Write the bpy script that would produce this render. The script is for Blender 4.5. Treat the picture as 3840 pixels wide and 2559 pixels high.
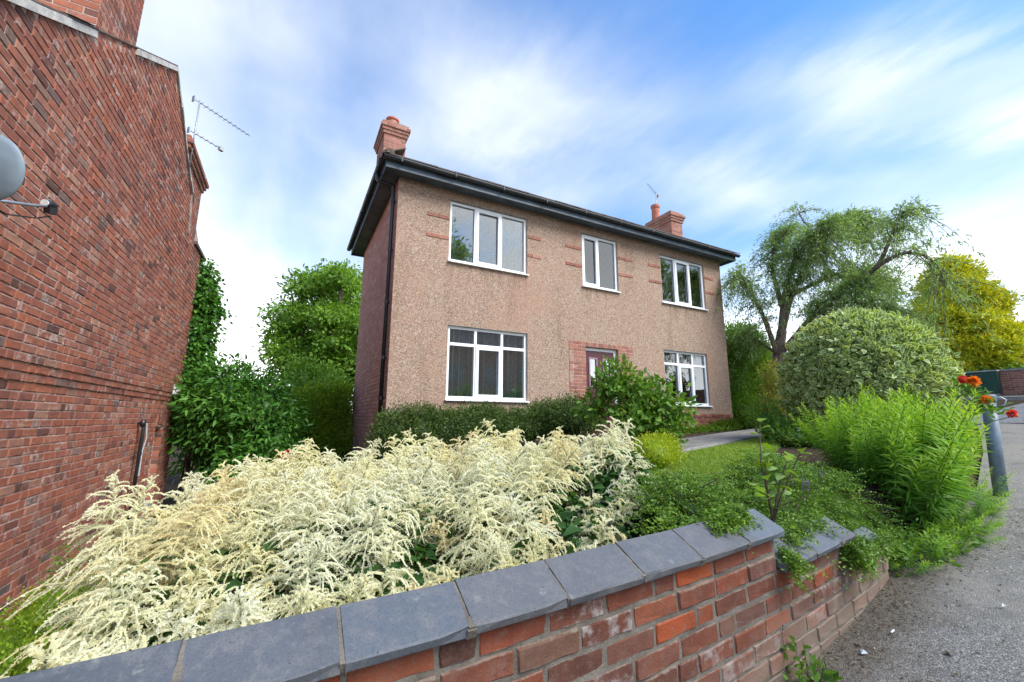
import bpy, math, random
import numpy as np
from mathutils import Matrix, Vector, Quaternion

# ------------------------------------------------------------------ clear
for o in list(bpy.data.objects):
    bpy.data.objects.remove(o)
SC = bpy.context.scene
COL = SC.collection
random.seed(7)
RNG = np.random.default_rng(11)

# ------------------------------------------------------------------ camera
CAM_Z = 1.30
FPX, IMG_W, IMG_H = 1580.0, 3840.0, 2559.0
YAW, PITCH, ROLL = (math.radians(a) for a in (27.66, 10.4, 0.31))
_cy, _sy, _cp, _sp = math.cos(YAW), math.sin(YAW), math.cos(PITCH), math.sin(PITCH)
C_F = np.array([_sy * _cp, _cy * _cp, _sp])
_r0 = np.array([_cy, -_sy, 0.0])
_u0 = np.cross(_r0, C_F)
C_R = math.cos(ROLL) * _r0 + math.sin(ROLL) * _u0
C_U = -math.sin(ROLL) * _r0 + math.cos(ROLL) * _u0
cam_d = bpy.data.cameras.new('camera')
cam = bpy.data.objects.new('camera', cam_d)
COL.objects.link(cam)
cam_d.sensor_fit = 'HORIZONTAL'
cam_d.sensor_width = 36.0
cam_d.lens = 36.0 * FPX / IMG_W
cam_d.clip_start = 0.05
cam_d.clip_end = 3000.0
cam.matrix_world = Matrix(((C_R[0], C_U[0], -C_F[0], 0.0), (C_R[1], C_U[1], -C_F[1], 0.0),
                           (C_R[2], C_U[2], -C_F[2], CAM_Z), (0, 0, 0, 1)))
SC.camera = cam
SC.render.resolution_x, SC.render.resolution_y = 1024, 682


def ray(px, py):
    return (px - IMG_W / 2) / FPX * C_R - (py - IMG_H / 2) / FPX * C_U + C_F


def pt(px, py, r):
    """world point in the direction of a photo pixel, r metres away measured on the map"""
    d = ray(px, py)
    d = d / math.hypot(d[0], d[1]) * r
    return np.array([d[0], d[1], d[2] + CAM_Z])


def on_y(px, py, Y):
    d = ray(px, py)
    d = d * Y / d[1]
    return np.array([d[0], d[1], d[2] + CAM_Z])


def on_x(px, py, X):
    d = ray(px, py)
    d = d * X / d[0]
    return np.array([d[0], d[1], d[2] + CAM_Z])


# ------------------------------------------------------------------ colour management
SC.render.engine = 'CYCLES'
VS = SC.view_settings
VS.view_transform = 'Standard'
VS.look = 'None'
VS.gamma = 1.0
VS.use_curve_mapping = False
VS.exposure = 1.70
SC.cycles.max_bounces = 5
SC.cycles.transparent_max_bounces = 12

# ------------------------------------------------------------------ world + sun
SUN_ELEV, SUN_AZ = math.radians(47), math.radians(146)   # azimuth clockwise from +y: behind the camera, to the right
world = bpy.data.worlds.new('World')
SC.world = world
world.use_nodes = True


def lin(c):
    c = np.array(c, float) / 255.0
    return tuple(np.where(c <= 0.04045, c / 12.92, ((c + 0.055) / 1.055) ** 2.4)) + (1.0,)


class NT:
    """small node tree helper"""
    def __init__(self, tree):
        self.t = tree

    def n(self, typ, ins=None, **props):
        nd = self.t.nodes.new(typ)
        for k, v in props.items():
            setattr(nd, k, v)
        for k, v in (ins or {}).items():
            if isinstance(v, bpy.types.NodeSocket):
                self.t.links.new(v, nd.inputs[k])
            else:
                nd.inputs[k].default_value = v
        return nd

    def math(self, op, a, b=0.0, c=0.0, clamp=False):
        nd = self.n('ShaderNodeMath', {0: a, 1: b, 2: c}, operation=op)
        nd.use_clamp = clamp
        return nd.outputs[0]

    def vmath(self, op, a, b=(0, 0, 0), out=0):
        nd = self.n('ShaderNodeVectorMath', {0: a, 1: b}, operation=op)
        return nd.outputs['Value'] if op in ('DOT_PRODUCT', 'LENGTH', 'DISTANCE') else nd.outputs[0]

    def maprange(self, v, a, b, c=0.0, d=1.0, smooth=True):
        nd = self.n('ShaderNodeMapRange', {0: v, 1: a, 2: b, 3: c, 4: d})
        nd.interpolation_type = 'SMOOTHSTEP' if smooth else 'LINEAR'
        return nd.outputs[0]

    def noise(self, vec, scale, detail=4.0, rough=0.55, dist=0.0, dim='3D'):
        nd = self.n('ShaderNodeTexNoise', {'Vector': vec, 'Scale': scale, 'Detail': detail,
                                           'Roughness': rough, 'Distortion': dist}, noise_dimensions=dim)
        return nd

    def mix(self, fac, a, b, blend='MIX'):
        nd = self.t.nodes.new('ShaderNodeMix')
        nd.data_type = 'RGBA'
        nd.blend_type = blend
        nd.clamp_factor = True
        for k, v in ((0, fac), (6, a), (7, b)):
            if isinstance(v, bpy.types.NodeSocket):
                self.t.links.new(v, nd.inputs[k])
            else:
                nd.inputs[k].default_value = v
        return nd.outputs[2]

    def ramp(self, fac, stops, interp='LINEAR'):
        nd = self.n('ShaderNodeValToRGB', {0: fac})
        cr = nd.color_ramp
        cr.interpolation = interp
        while len(cr.elements) < len(stops):
            cr.elements.new(0.5)
        for e, (p, c) in zip(cr.elements, stops):
            e.position = p
            e.color = c if len(c) == 4 else tuple(c) + (1.0,)
        return nd.outputs[0]

    def link(self, a, b):
        self.t.links.new(a, b)


def build_world():
    nt = world.node_tree
    nt.nodes.clear()
    w = NT(nt)
    out = w.n('ShaderNodeOutputWorld')
    bg = w.n('ShaderNodeBackground', {'Strength': 0.145})
    w.link(bg.outputs[0], out.inputs[0])
    sky = w.n('ShaderNodeTexSky')
    sky.sky_type = 'NISHITA'
    sky.sun_disc = False
    sky.sun_elevation = SUN_ELEV
    sky.sun_rotation = SUN_AZ
    sky.air_density = 1.0
    sky.dust_density = 0.6
    sky.ozone_density = 2.2
    tc = w.n('ShaderNodeTexCoord')
    d = tc.outputs['Generated']
    sep = w.n('ShaderNodeSeparateXYZ', {0: d})
    z = w.math('MAXIMUM', sep.outputs[2], 0.0)
    k = w.math('ADD', z, 0.22)
    uv = w.n('ShaderNodeCombineXYZ', {0: w.math('DIVIDE', sep.outputs[0], k), 1: w.math('DIVIDE', sep.outputs[1], k), 2: 0.0})
    # wispy cloud streaks: noise stretched along one direction of the cloud sheet
    mp = w.n('ShaderNodeMapping', {0: uv.outputs[0], 2: (0, 0, math.radians(28)), 3: (1.0, 0.42, 1.0)})
    n1 = w.noise(mp.outputs[0], 1.4, 7.0, 0.47, 0.4).outputs[0]
    n2 = w.noise(uv.outputs[0], 1.0, 5.0, 0.5, 0.3).outputs[0]
    nz = w.math('ADD', w.math('MULTIPLY', n1, 0.55), w.math('MULTIPLY', n2, 0.45))

    # displaced direction for soft-edged cloud banks
    off = w.n('ShaderNodeVectorMath', {0: w.vmath('SUBTRACT', w.noise(mp.outputs[0], 2.2, 7.0, 0.6).outputs['Color'], (0.5, 0.5, 0.5)), 'Scale': 0.34}, operation='SCALE')
    dw = w.vmath('ADD', d, off.outputs[0])

    def bank(px, py, wx, wy, rot, amp, c=None):
        """an elongated cloud bank around a direction"""
        c = ray(px, py) if c is None else np.array(c, float)
        c = c / np.linalg.norm(c)
        a = np.cross(c, (0, 0, 1.0)); a /= np.linalg.norm(a)
        b = np.cross(a, c)
        cr, sr = math.cos(rot), math.sin(rot)
        a2, b2 = cr * a + sr * b, -sr * a + cr * b
        u = w.math('DIVIDE', w.vmath('DOT_PRODUCT', dw, tuple(a2)), wx)
        ca = w.math('DIVIDE', w.math('SUBTRACT', w.vmath('DOT_PRODUCT', dw, tuple(b2)), 0.0), wy)
        r2 = w.math('ADD', w.math('MULTIPLY', u, u), w.math('MULTIPLY', ca, ca))
        fr = w.maprange(w.vmath('DOT_PRODUCT', d, tuple(c)), 0.0, 0.3)
        return w.math('MULTIPLY', w.math('MULTIPLY', w.math('EXPONENT', w.math('MULTIPLY', r2, -1.0)), fr), amp)

    banks = [bank(2030, 390, 0.21, 0.10, 0.05, 0.62), bank(3640, 290, 0.22, 0.07, -0.42, 0.95),
             bank(2700, 760, 0.42, 0.09, -0.12, 0.55), bank(900, 750, 0.42, 0.34, 0.0, 0.5),
             bank(1250, 120, 0.5, 0.10, 0.25, 0.22), bank(3300, 950, 0.3, 0.08, -0.1, 0.25),
             bank(0, 0, 0.5, 0.32, 0.2, 0.9, (.48, -.78, .42)), bank(0, 0, 0.5, 0.2, -0.3, 0.7, (-.8, -.3, .45))]
    bs = banks[0]
    for b_ in banks[1:]:
        bs = w.math('ADD', bs, b_)
    thin = w.maprange(nz, 0.40, 0.75, 0.02, 0.34)
    dens = w.math('ADD', thin, w.math('MULTIPLY', bs, w.maprange(nz, 0.34, 0.60, 0.25, 1.25)))
    low = w.maprange(z, 0.04, 0.40, 0.95, 0.0)          # cloud sheet thickens towards the horizon
    dens = w.math('ADD', dens, low, clamp=True)
    skyc = w.mix(1.0, sky.outputs[0], (0.185, 0.46, 0.665, 1.0), 'MULTIPLY')
    cl = w.mix(w.maprange(nz, 0.35, 0.7), (2.6, 2.7, 2.8, 1), (2.95, 3.0, 3.05, 1))
    cl = w.mix(w.maprange(z, 0.02, 0.38, 1.0, 0.0), cl, (5.6, 5.7, 5.8, 1))     # the sheet near the horizon is the brightest
    col = w.mix(dens, skyc, cl)
    w.link(col, bg.inputs[0])


build_world()
sun_d = bpy.data.lights.new('sun', 'SUN')
sun_d.energy = 1.9
sun_d.angle = math.radians(34)
sun_d.color = (1.0, 0.97, 0.93)
sun = bpy.data.objects.new('sun', sun_d)
COL.objects.link(sun)
sd = Vector((math.sin(SUN_AZ) * math.cos(SUN_ELEV), math.cos(SUN_AZ) * math.cos(SUN_ELEV), math.sin(SUN_ELEV)))
sun.rotation_euler = (-sd).to_track_quat('-Z', 'Y').to_euler()
sun.location = sd * 60

# ------------------------------------------------------------------ object helpers
WORLD_LOC = {}


def empty(name, loc, label, cat, group=None):
    o = bpy.data.objects.new(name, None)
    o.empty_display_size = 0.2
    COL.objects.link(o)
    o.location = loc
    WORLD_LOC[o] = np.array(loc, float)
    o['label'] = label
    o['category'] = cat
    if group:
        o['group'] = group
    return o


def link(o, parent=None, wloc=(0, 0, 0)):
    """link an object; wloc is its world position"""
    COL.objects.link(o)
    w = np.array(wloc, float)
    WORLD_LOC[o] = w
    if parent is not None:
        o.parent = parent
        o.location = w - WORLD_LOC[parent]
    else:
        o.location = w
    return o


def fast_mesh(name, V, F, mat, attrs=None, smooth=False, mats=None, midx=None):
    """V (n,3), F (m,k) all faces the same size, or a list of index tuples"""
    me = bpy.data.meshes.new(name)
    if isinstance(F, list):
        me.from_pydata([tuple(v) for v in V], [], F)
    else:
        V = np.asarray(V, np.float32)
        F = np.asarray(F, np.int32)
        m, k = F.shape
        me.vertices.add(len(V)); me.vertices.foreach_set('co', V.ravel())
        me.loops.add(m * k); me.loops.foreach_set('vertex_index', F.ravel())
        me.polygons.add(m)
        me.polygons.foreach_set('loop_start', np.arange(0, m * k, k, dtype=np.int32))
        me.polygons.foreach_set('loop_total', np.full(m, k, np.int32))
        me.update(calc_edges=True)
    for nm, arr in (attrs or {}).items():
        a = me.attributes.new(nm, 'FLOAT', 'POINT')
        a.data.foreach_set('value', np.asarray(arr, np.float32))
    for mm in (mats or [mat]):
        me.materials.append(mm)
    if midx is not None:
        me.polygons.foreach_set('material_index', np.asarray(midx, np.int32))
    if smooth:
        me.polygons.foreach_set('use_smooth', np.ones(len(me.polygons), bool))
    me.update()
    return me


class MB:
    """collects boxes, quads, tubes into one mesh (world coordinates)"""
    def __init__(self):
        self.V, self.F, self.R, self.E, self.M = [], [], [], [], []

    def add(self, V, F, rnd=0.5, edge=0.0, mi=0):
        b = len(self.V)
        self.V.extend([tuple(map(float, v)) for v in V])
        self.F.extend([tuple(int(i) + b for i in f) for f in F])
        n = len(V)
        self.R.extend([rnd] * n if np.isscalar(rnd) else list(rnd))
        self.E.extend([edge] * n if np.isscalar(edge) else list(edge))
        self.M.extend([mi] * len(F))
        return self

    def box(self, x0, x1, y0, y1, z0, z1, rnd=0.5, mi=0):
        V = [(x, y, z) for z in (z0, z1) for y in (y0, y1) for x in (x0, x1)]
        F = [(0, 2, 3, 1), (4, 5, 7, 6), (0, 1, 5, 4), (2, 6, 7, 3), (0, 4, 6, 2), (1, 3, 7, 5)]
        return self.add(V, F, rnd, mi=mi)

    def obox(self, c, ax, ay, az, hx, hy, hz, rnd=0.5, mi=0):
        c, ax, ay, az = (np.array(v, float) for v in (c, ax, ay, az))
        V = [c + sx * hx * ax + sy * hy * ay + sz * hz * az for sz in (-1, 1) for sy in (-1, 1) for sx in (-1, 1)]
        F = [(0, 2, 3, 1), (4, 5, 7, 6), (0, 1, 5, 4), (2, 6, 7, 3), (0, 4, 6, 2), (1, 3, 7, 5)]
        return self.add(V, F, rnd, mi=mi)

    def tube(self, P, r, sides=8, caps=True, rnd=0.5, mi=0, edge=None):
        V, F = tube_geo(P, r, sides, caps)
        n = len(V)
        e = 0.0
        if edge is not None:
            e = list(np.repeat(np.asarray(edge, float), sides)) + [edge[-1]] * (n - sides * len(P))
        return self.add(V, F, rnd, e, mi)

    def lathe(self, c, prof, seg=20, axis=(0, 0, 1), rnd=0.5, mi=0):
        ax = Vector(axis).normalized()
        t = Vector((1, 0, 0)) if abs(ax.x) < 0.9 else Vector((0, 1, 0))
        u = ax.cross(t).normalized(); v = ax.cross(u)
        V, F = [], []
        for (r, h) in prof:
            for k in range(seg):
                a = 2 * math.pi * k / seg
                V.append(Vector(c) + u * (r * math.cos(a)) + v * (r * math.sin(a)) + ax * h)
        for i in range(len(prof) - 1):
            for k in range(seg):
                a, b = i * seg + k, i * seg + (k + 1) % seg
                F.append((a, b, b + seg, a + seg))
        F.append(tuple(range(seg))[::-1])
        F.append(tuple((len(prof) - 1) * seg + k for k in range(seg)))
        return self.add(V, F, rnd, mi=mi)

    def build(self, name, mat, parent=None, smooth=False, mats=None, kind=None, label=None):
        w = WORLD_LOC[parent] if parent is not None else None
        V = np.array(self.V, float)
        loc = w if w is not None else np.array([V[:, 0].mean(), V[:, 1].mean(), V[:, 2].min()])
        me = bpy.data.meshes.new(name)
        me.from_pydata([tuple(v) for v in (V - loc)], [], self.F)
        for nm, arr in (('rnd', self.R), ('edge', self.E)):
            a = me.attributes.new(nm, 'FLOAT', 'POINT')
            a.data.foreach_set('value', np.asarray(arr, np.float32))
        for mm in (mats or [mat]):
            me.materials.append(mm)
        me.polygons.foreach_set('material_index', np.asarray(self.M, np.int32))
        if smooth:
            me.polygons.foreach_set('use_smooth', np.ones(len(me.polygons), bool))
        me.update()
        o = bpy.data.objects.new(name, me)
        link(o, parent, loc)
        if kind:
            o['kind'] = kind
        if label:
            o['label'] = label
        return o


def tube_geo(P, r, sides=8, caps=True):
    P = np.asarray(P, float)
    n = len(P)
    r = np.full(n, r, float) if np.isscalar(r) else np.asarray(r, float)
    T = np.gradient(P, axis=0)
    T /= np.linalg.norm(T, axis=1)[:, None] + 1e-12
    ref = np.array([0, 0, 1.0]) if abs(T[0][2]) < 0.9 else np.array([1.0, 0, 0])
    V = []
    u = np.cross(T[0], ref); u /= np.linalg.norm(u)
    for i in range(n):
        u = u - T[i] * (u @ T[i]); u /= np.linalg.norm(u) + 1e-12
        v = np.cross(T[i], u)
        for k in range(sides):
            a = 2 * math.pi * k / sides
            V.append(P[i] + r[i] * (math.cos(a) * u + math.sin(a) * v))
    F = []
    for i in range(n - 1):
        for k in range(sides):
            a, b = i * sides + k, i * sides + (k + 1) % sides
            F.append((a, b, b + sides, a + sides))
    if caps:
        F.append(tuple(range(sides))[::-1])
        F.append(tuple((n - 1) * sides + k for k in range(sides)))
    return V, F


def tag(o, label, cat, group=None):
    o['label'] = label
    o['category'] = cat
    if group:
        o['group'] = group
    return o


def structure(o):
    o['kind'] = 'structure'
    return o


def copy_part(src, parent, mat4):
    c = src.copy()
    COL.objects.link(c)
    c.parent = parent
    c.matrix_local = mat4
    return c


# ------------------------------------------------------------------ materials
def new_mat(name):
    m = bpy.data.materials.new(name)
    m.use_nodes = True
    nt = m.node_tree
    nt.nodes.clear()
    w = NT(nt)
    out = w.n('ShaderNodeOutputMaterial')
    b = w.n('ShaderNodeBsdfPrincipled')
    w.link(b.outputs[0], out.inputs[0])
    return m, w, b, out


def plain(name, col, rough=0.6, metal=0.0, spec=0.5, bump=0.0, bscale=40.0, var=0.12):
    m, w, b, out = new_mat(name)
    pos = w.n('ShaderNodeNewGeometry').outputs['Position']
    nz = w.noise(pos, bscale * 0.2, 5.0).outputs[0]
    c0 = tuple(x * (1 - var) for x in col[:3]) + (1,)
    c1 = tuple(min(1, x * (1 + var)) for x in col[:3]) + (1,)
    w.link(w.mix(w.maprange(nz, 0.3, 0.7), c0, c1), b.inputs['Base Color'])
    b.inputs['Roughness'].default_value = rough
    b.inputs['Metallic'].default_value = metal
    b.inputs['Specular IOR Level'].default_value = spec
    if bump:
        bp = w.n('ShaderNodeBump', {'Height': w.noise(pos, bscale, 4.0).outputs[0], 'Strength': bump, 'Distance': 0.01})
        w.link(bp.outputs[0], b.inputs['Normal'])
    return m


def rand_src(w, mode):
    if mode == 'object':
        return w.n('ShaderNodeObjectInfo').outputs['Random']
    return w.n('ShaderNodeAttribute', attribute_name='rnd').outputs['Fac']


def brick_mat(name, mode, stops, white=0.35, whitecol=(0.42, 0.36, 0.33, 1), bump=0.5, grime=None, soot=0.0, fine=90.0, smear=None):
    m, w, b, out = new_mat(name)
    pos = w.n('ShaderNodeNewGeometry').outputs['Position']
    rnd = rand_src(w, mode)
    base = w.ramp(rnd, stops)
    rn2 = w.math('FRACT', w.math('MULTIPLY', rnd, 17.31))
    offv = w.n('ShaderNodeCombineXYZ', {0: w.math('MULTIPLY', rnd, 31.0), 1: w.math('MULTIPLY', rn2, 13.0), 2: 0.0}).outputs[0]
    p2 = w.vmath('ADD', pos, offv)
    n1 = w.noise(p2, 9.0, 6.0, 0.6).outputs[0]
    base = w.mix(w.maprange(n1, 0.35, 0.7, 0.0, 0.6), base, w.mix(1.0, base, (0.55, 0.62, 0.66, 1), 'MULTIPLY'))
    n0 = w.noise(p2, 26.0, 5.0, 0.7).outputs[0]
    base = w.mix(w.maprange(n0, 0.48, 0.72, 0.0, 0.55), base, (0.20, 0.135, 0.10, 1))
    # lime bloom / weathered faces on some bricks
    wm = w.math('MULTIPLY', w.maprange(w.noise(p2, 14.0, 7.0, 0.68).outputs[0], 0.46, 0.66), w.maprange(rn2, 1.0 - white, 1.0))
    base = w.mix(wm, base, whitecol)
    # fine grain
    n3 = w.noise(pos, fine * 2.2, 3.0).outputs[0]
    base = w.mix(w.maprange(n3, 0.3, 0.75, 0.0, 0.35), base, w.mix(1.0, base, (0.45, 0.4, 0.38, 1), 'MULTIPLY'))
    if smear is not None:      # old mortar smeared over the arrises
        oc = w.n('ShaderNodeSeparateXYZ', {0: w.n('ShaderNodeTexCoord').outputs['Object']})
        az_ = w.math('ADD', w.math('ABSOLUTE', oc.outputs[2]), w.math('MULTIPLY', w.math('SUBTRACT', w.noise(p2, 34.0, 5.0, 0.65).outputs[0], 0.5), 0.030))
        base = w.mix(w.maprange(az_, 0.0265, 0.033, 0.0, 0.6), base, smear)
    if soot:
        sm = w.maprange(w.noise(pos, 1.1, 5.0, 0.6).outputs[0], 0.45, 0.7, 0.0, soot)
        base = w.mix(sm, base, (0.10, 0.075, 0.068, 1))
    if grime is not None:
        gx, g0, g1, gcol = grime          # dirt splashed up from the pavement, which climbs along x
        sep = w.n('ShaderNodeSeparateXYZ', {0: pos})
        h = w.math('SUBTRACT', sep.outputs[2], w.math('MULTIPLY', sep.outputs[0], gx))
        h = w.math('ADD', h, w.math('MULTIPLY', w.math('SUBTRACT', w.noise(pos, 3.0, 6.0, 0.6).outputs[0], 0.5), 0.5))
        base = w.mix(w.maprange(h, g0, g1, 0.8, 0.0), base, gcol)
    w.link(base, b.inputs['Base Color'])
    b.inputs['Roughness'].default_value = 0.92
    b.inputs['Specular IOR Level'].default_value = 0.25
    hgt = w.math('ADD', w.math('MULTIPLY', w.noise(pos, fine, 6.0, 0.65).outputs[0], 0.7), w.math('MULTIPLY', n1, 0.6))
    bp = w.n('ShaderNodeBump', {'Height': hgt, 'Strength': bump, 'Distance': 0.008})
    w.link(bp.outputs[0], b.inputs['Normal'])
    return m


RED = [(0.0, (0.13, 0.060, 0.048)), (0.08, (0.26, 0.095, 0.066)), (0.25, (0.40, 0.125, 0.072)), (0.45, (0.33, 0.115, 0.078)),
       (0.62, (0.46, 0.150, 0.080)), (0.78, (0.36, 0.130, 0.090)), (0.92, (0.48, 0.225, 0.145)), (1.0, (0.19, 0.125, 0.11))]
NEAR = [(0.0, (0.11, 0.050, 0.036)), (0.15, (0.25, 0.072, 0.040)), (0.30, (0.15, 0.062, 0.042)), (0.45, (0.30, 0.078, 0.036)),
        (0.58, (0.16, 0.080, 0.058)), (0.72, (0.24, 0.068, 0.038)), (0.84, (0.40, 0.085, 0.028)), (0.93, (0.22, 0.105, 0.068)), (1.0, (0.15, 0.085, 0.06))]
PINK = [(0.0, (0.40, 0.195, 0.155)), (0.25, (0.50, 0.245, 0.190)), (0.5, (0.55, 0.275, 0.21)), (0.75, (0.46, 0.215, 0.165)), (1.0, (0.60, 0.33, 0.26))]
ORNG = [(0.0, (0.30, 0.125, 0.090)), (0.3, (0.40, 0.165, 0.115)), (0.6, (0.46, 0.205, 0.145)), (0.85, (0.34, 0.135, 0.095)), (1.0, (0.50, 0.25, 0.18))]

M_NEAR = brick_mat('garden_wall_brick', 'object', NEAR, 0.30, (0.40, 0.35, 0.32, 1), 0.55, grime=(0.097, 0.03, 0.36, (0.24, 0.185, 0.14, 1)), fine=120, smear=(0.27, 0.225, 0.175, 1))
M_LEFT_O = brick_mat('gable_brick', 'object', RED, 0.34, (0.50, 0.40, 0.35, 1), 0.5, soot=0.22)
M_LEFT_A = brick_mat('gable_brick_far', 'attr', RED, 0.34, (0.50, 0.40, 0.35, 1), 0.5, soot=0.22)
M_SIDE_A = brick_mat('house_side_brick', 'attr', [(p, tuple(min(.68, c * 1.15) for c in q)) for p, q in PINK], 0.3, (0.62, 0.5, 0.45, 1), 0.3)
M_TRIM_O = brick_mat('house_trim_brick', 'object', ORNG, 0.15, (0.5, 0.38, 0.32, 1), 0.4)
M_PLINTH = brick_mat('house_plinth_brick', 'object', [(0, (0.22, 0.07, 0.05)), (0.5, (0.33, 0.10, 0.065)), (1, (0.40, 0.15, 0.10))], 0.2, (0.5, 0.4, 0.36, 1), 0.4)
M_CHIM_O = brick_mat('chimney_brick', 'object', ORNG, 0.2, (0.34, 0.27, 0.22, 1), 0.4, soot=0.35)
M_CHIM_A = brick_mat('chimney_brick_far', 'attr', ORNG, 0.2, (0.34, 0.27, 0.22, 1), 0.4, soot=0.35)


def mortar_mat(name, col, dark, sc=60, bump=0.8):
    m, w, b, out = new_mat(name)
    pos = w.n('ShaderNodeNewGeometry').outputs['Position']
    n = w.noise(pos, 6.0, 6.0, 0.65).outputs[0]
    c = w.mix(w.maprange(n, 0.38, 0.66), col, dark)
    n2 = w.noise(pos, sc * 3, 3.0).outputs[0]
    c = w.mix(w.maprange(n2, 0.35, 0.7, 0, 0.4), c, tuple(x * 0.5 for x in dark[:3]) + (1,))
    w.link(c, b.inputs['Base Color'])
    b.inputs['Roughness'].default_value = 0.95
    b.inputs['Specular IOR Level'].default_value = 0.2
    bp = w.n('ShaderNodeBump', {'Height': w.noise(pos, sc, 6.0, 0.7).outputs[0], 'Strength': bump, 'Distance': 0.01})
    w.link(bp.outputs[0], b.inputs['Normal'])
    return m


M_MORT_N = mortar_mat('garden_wall_mortar', (0.265, 0.228, 0.182, 1), (0.15, 0.126, 0.102, 1), 80)
M_MORT_L = mortar_mat('gable_mortar', (0.66, 0.52, 0.44, 1), (0.42, 0.31, 0.26, 1), 60)
M_MORT_H = mortar_mat('house_mortar', (0.58, 0.46, 0.40, 1), (0.38, 0.28, 0.24, 1), 60)
M_MORT_S = mortar_mat('side_wall_mortar', (0.26, 0.185, 0.155, 1), (0.16, 0.11, 0.095, 1), 60)
M_CEMENT = mortar_mat('grey_cement', (0.36, 0.34, 0.31, 1), (0.20, 0.19, 0.17, 1), 40)
M_FLAUNCH = mortar_mat('mossy_flaunching', (0.20, 0.18, 0.13, 1), (0.09, 0.085, 0.06, 1), 40)


def slate_mat():
    m, w, b, out = new_mat('blue_coping_tile')
    pos = w.n('ShaderNodeNewGeometry').outputs['Position']
    rnd = w.n('ShaderNodeObjectInfo').outputs['Random']
    off = w.n('ShaderNodeCombineXYZ', {0: w.math('MULTIPLY', rnd, 40.0), 1: 0.0, 2: w.math('MULTIPLY', rnd, 23.0)}).outputs[0]
    p = w.vmath('ADD', pos, off)
    base = w.ramp(rnd, [(0, (0.125, 0.145, 0.17)), (0.35, (0.085, 0.09, 0.098)), (0.7, (0.115, 0.115, 0.12)), (1, (0.10, 0.108, 0.12))])
    n1 = w.noise(p, 16.0, 8.0, 0.68, 0.4).outputs[0]
    base = w.mix(w.maprange(n1, 0.46, 0.64, 0, 0.45), base, (0.20, 0.185, 0.175, 1))     # pale weathering bloom
    n2 = w.noise(p, 5.0, 5.0, 0.6).outputs[0]
    base = w.mix(w.maprange(n2, 0.5, 0.7, 0, 0.5), base, (0.065, 0.07, 0.078, 1))
    v = w.n('ShaderNodeTexVoronoi', {'Vector': p, 'Scale': 38.0})
    pit = w.maprange(v.outputs['Distance'], 0.05, 0.11, 0.75, 0.0)
    pit = w.math('MULTIPLY', pit, w.maprange(w.noise(p, 11.0, 2.0).outputs[0], 0.5, 0.62))
    base = w.mix(pit, base, (0.03, 0.03, 0.03, 1))
    n3 = w.noise(p, 220.0, 3.0).outputs[0]
    base = w.mix(w.maprange(n3, 0.45, 0.75, 0, 0.6), base, (0.05, 0.055, 0.062, 1))
    lv = w.n('ShaderNodeTexVoronoi', {'Vector': p, 'Scale': 15.0, 'Randomness': 1.0})
    lr = w.n('ShaderNodeSeparateColor', {0: lv.outputs['Color']}).outputs[0]
    lich = w.math('MULTIPLY', w.maprange(lv.outputs['Distance'], 0.10, 0.22, 1.0, 0.0), w.maprange(lr, 0.72, 0.78))
    lich = w.math('MULTIPLY', lich, w.maprange(w.noise(p, 90.0, 4.0, 0.7).outputs[0], 0.42, 0.56))
    base = w.mix(w.math('MULTIPLY', lich, 0.45), base, (0.30, 0.30, 0.25, 1))
    n4 = w.noise(p, 60.0, 6.0, 0.75).outputs[0]
    base = w.mix(w.maprange(n4, 0.52, 0.7, 0, 0.5), base, (0.20, 0.19, 0.18, 1))
    w.link(base, b.inputs['Base Color'])
    w.link(w.maprange(n1, 0.3, 0.7, 0.5, 0.8), b.inputs['Roughness'])
    hgt = w.math('ADD', w.math('MULTIPLY', n1, 0.5), w.math('MULTIPLY', w.noise(p, 130.0, 5.0, 0.6).outputs[0], 0.5))
    bp = w.n('ShaderNodeBump', {'Height': w.math('SUBTRACT', hgt, pit), 'Strength': 0.35, 'Distance': 0.006})
    w.link(bp.outputs[0], b.inputs['Normal'])
    return m


M_SLATE = slate_mat()


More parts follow.
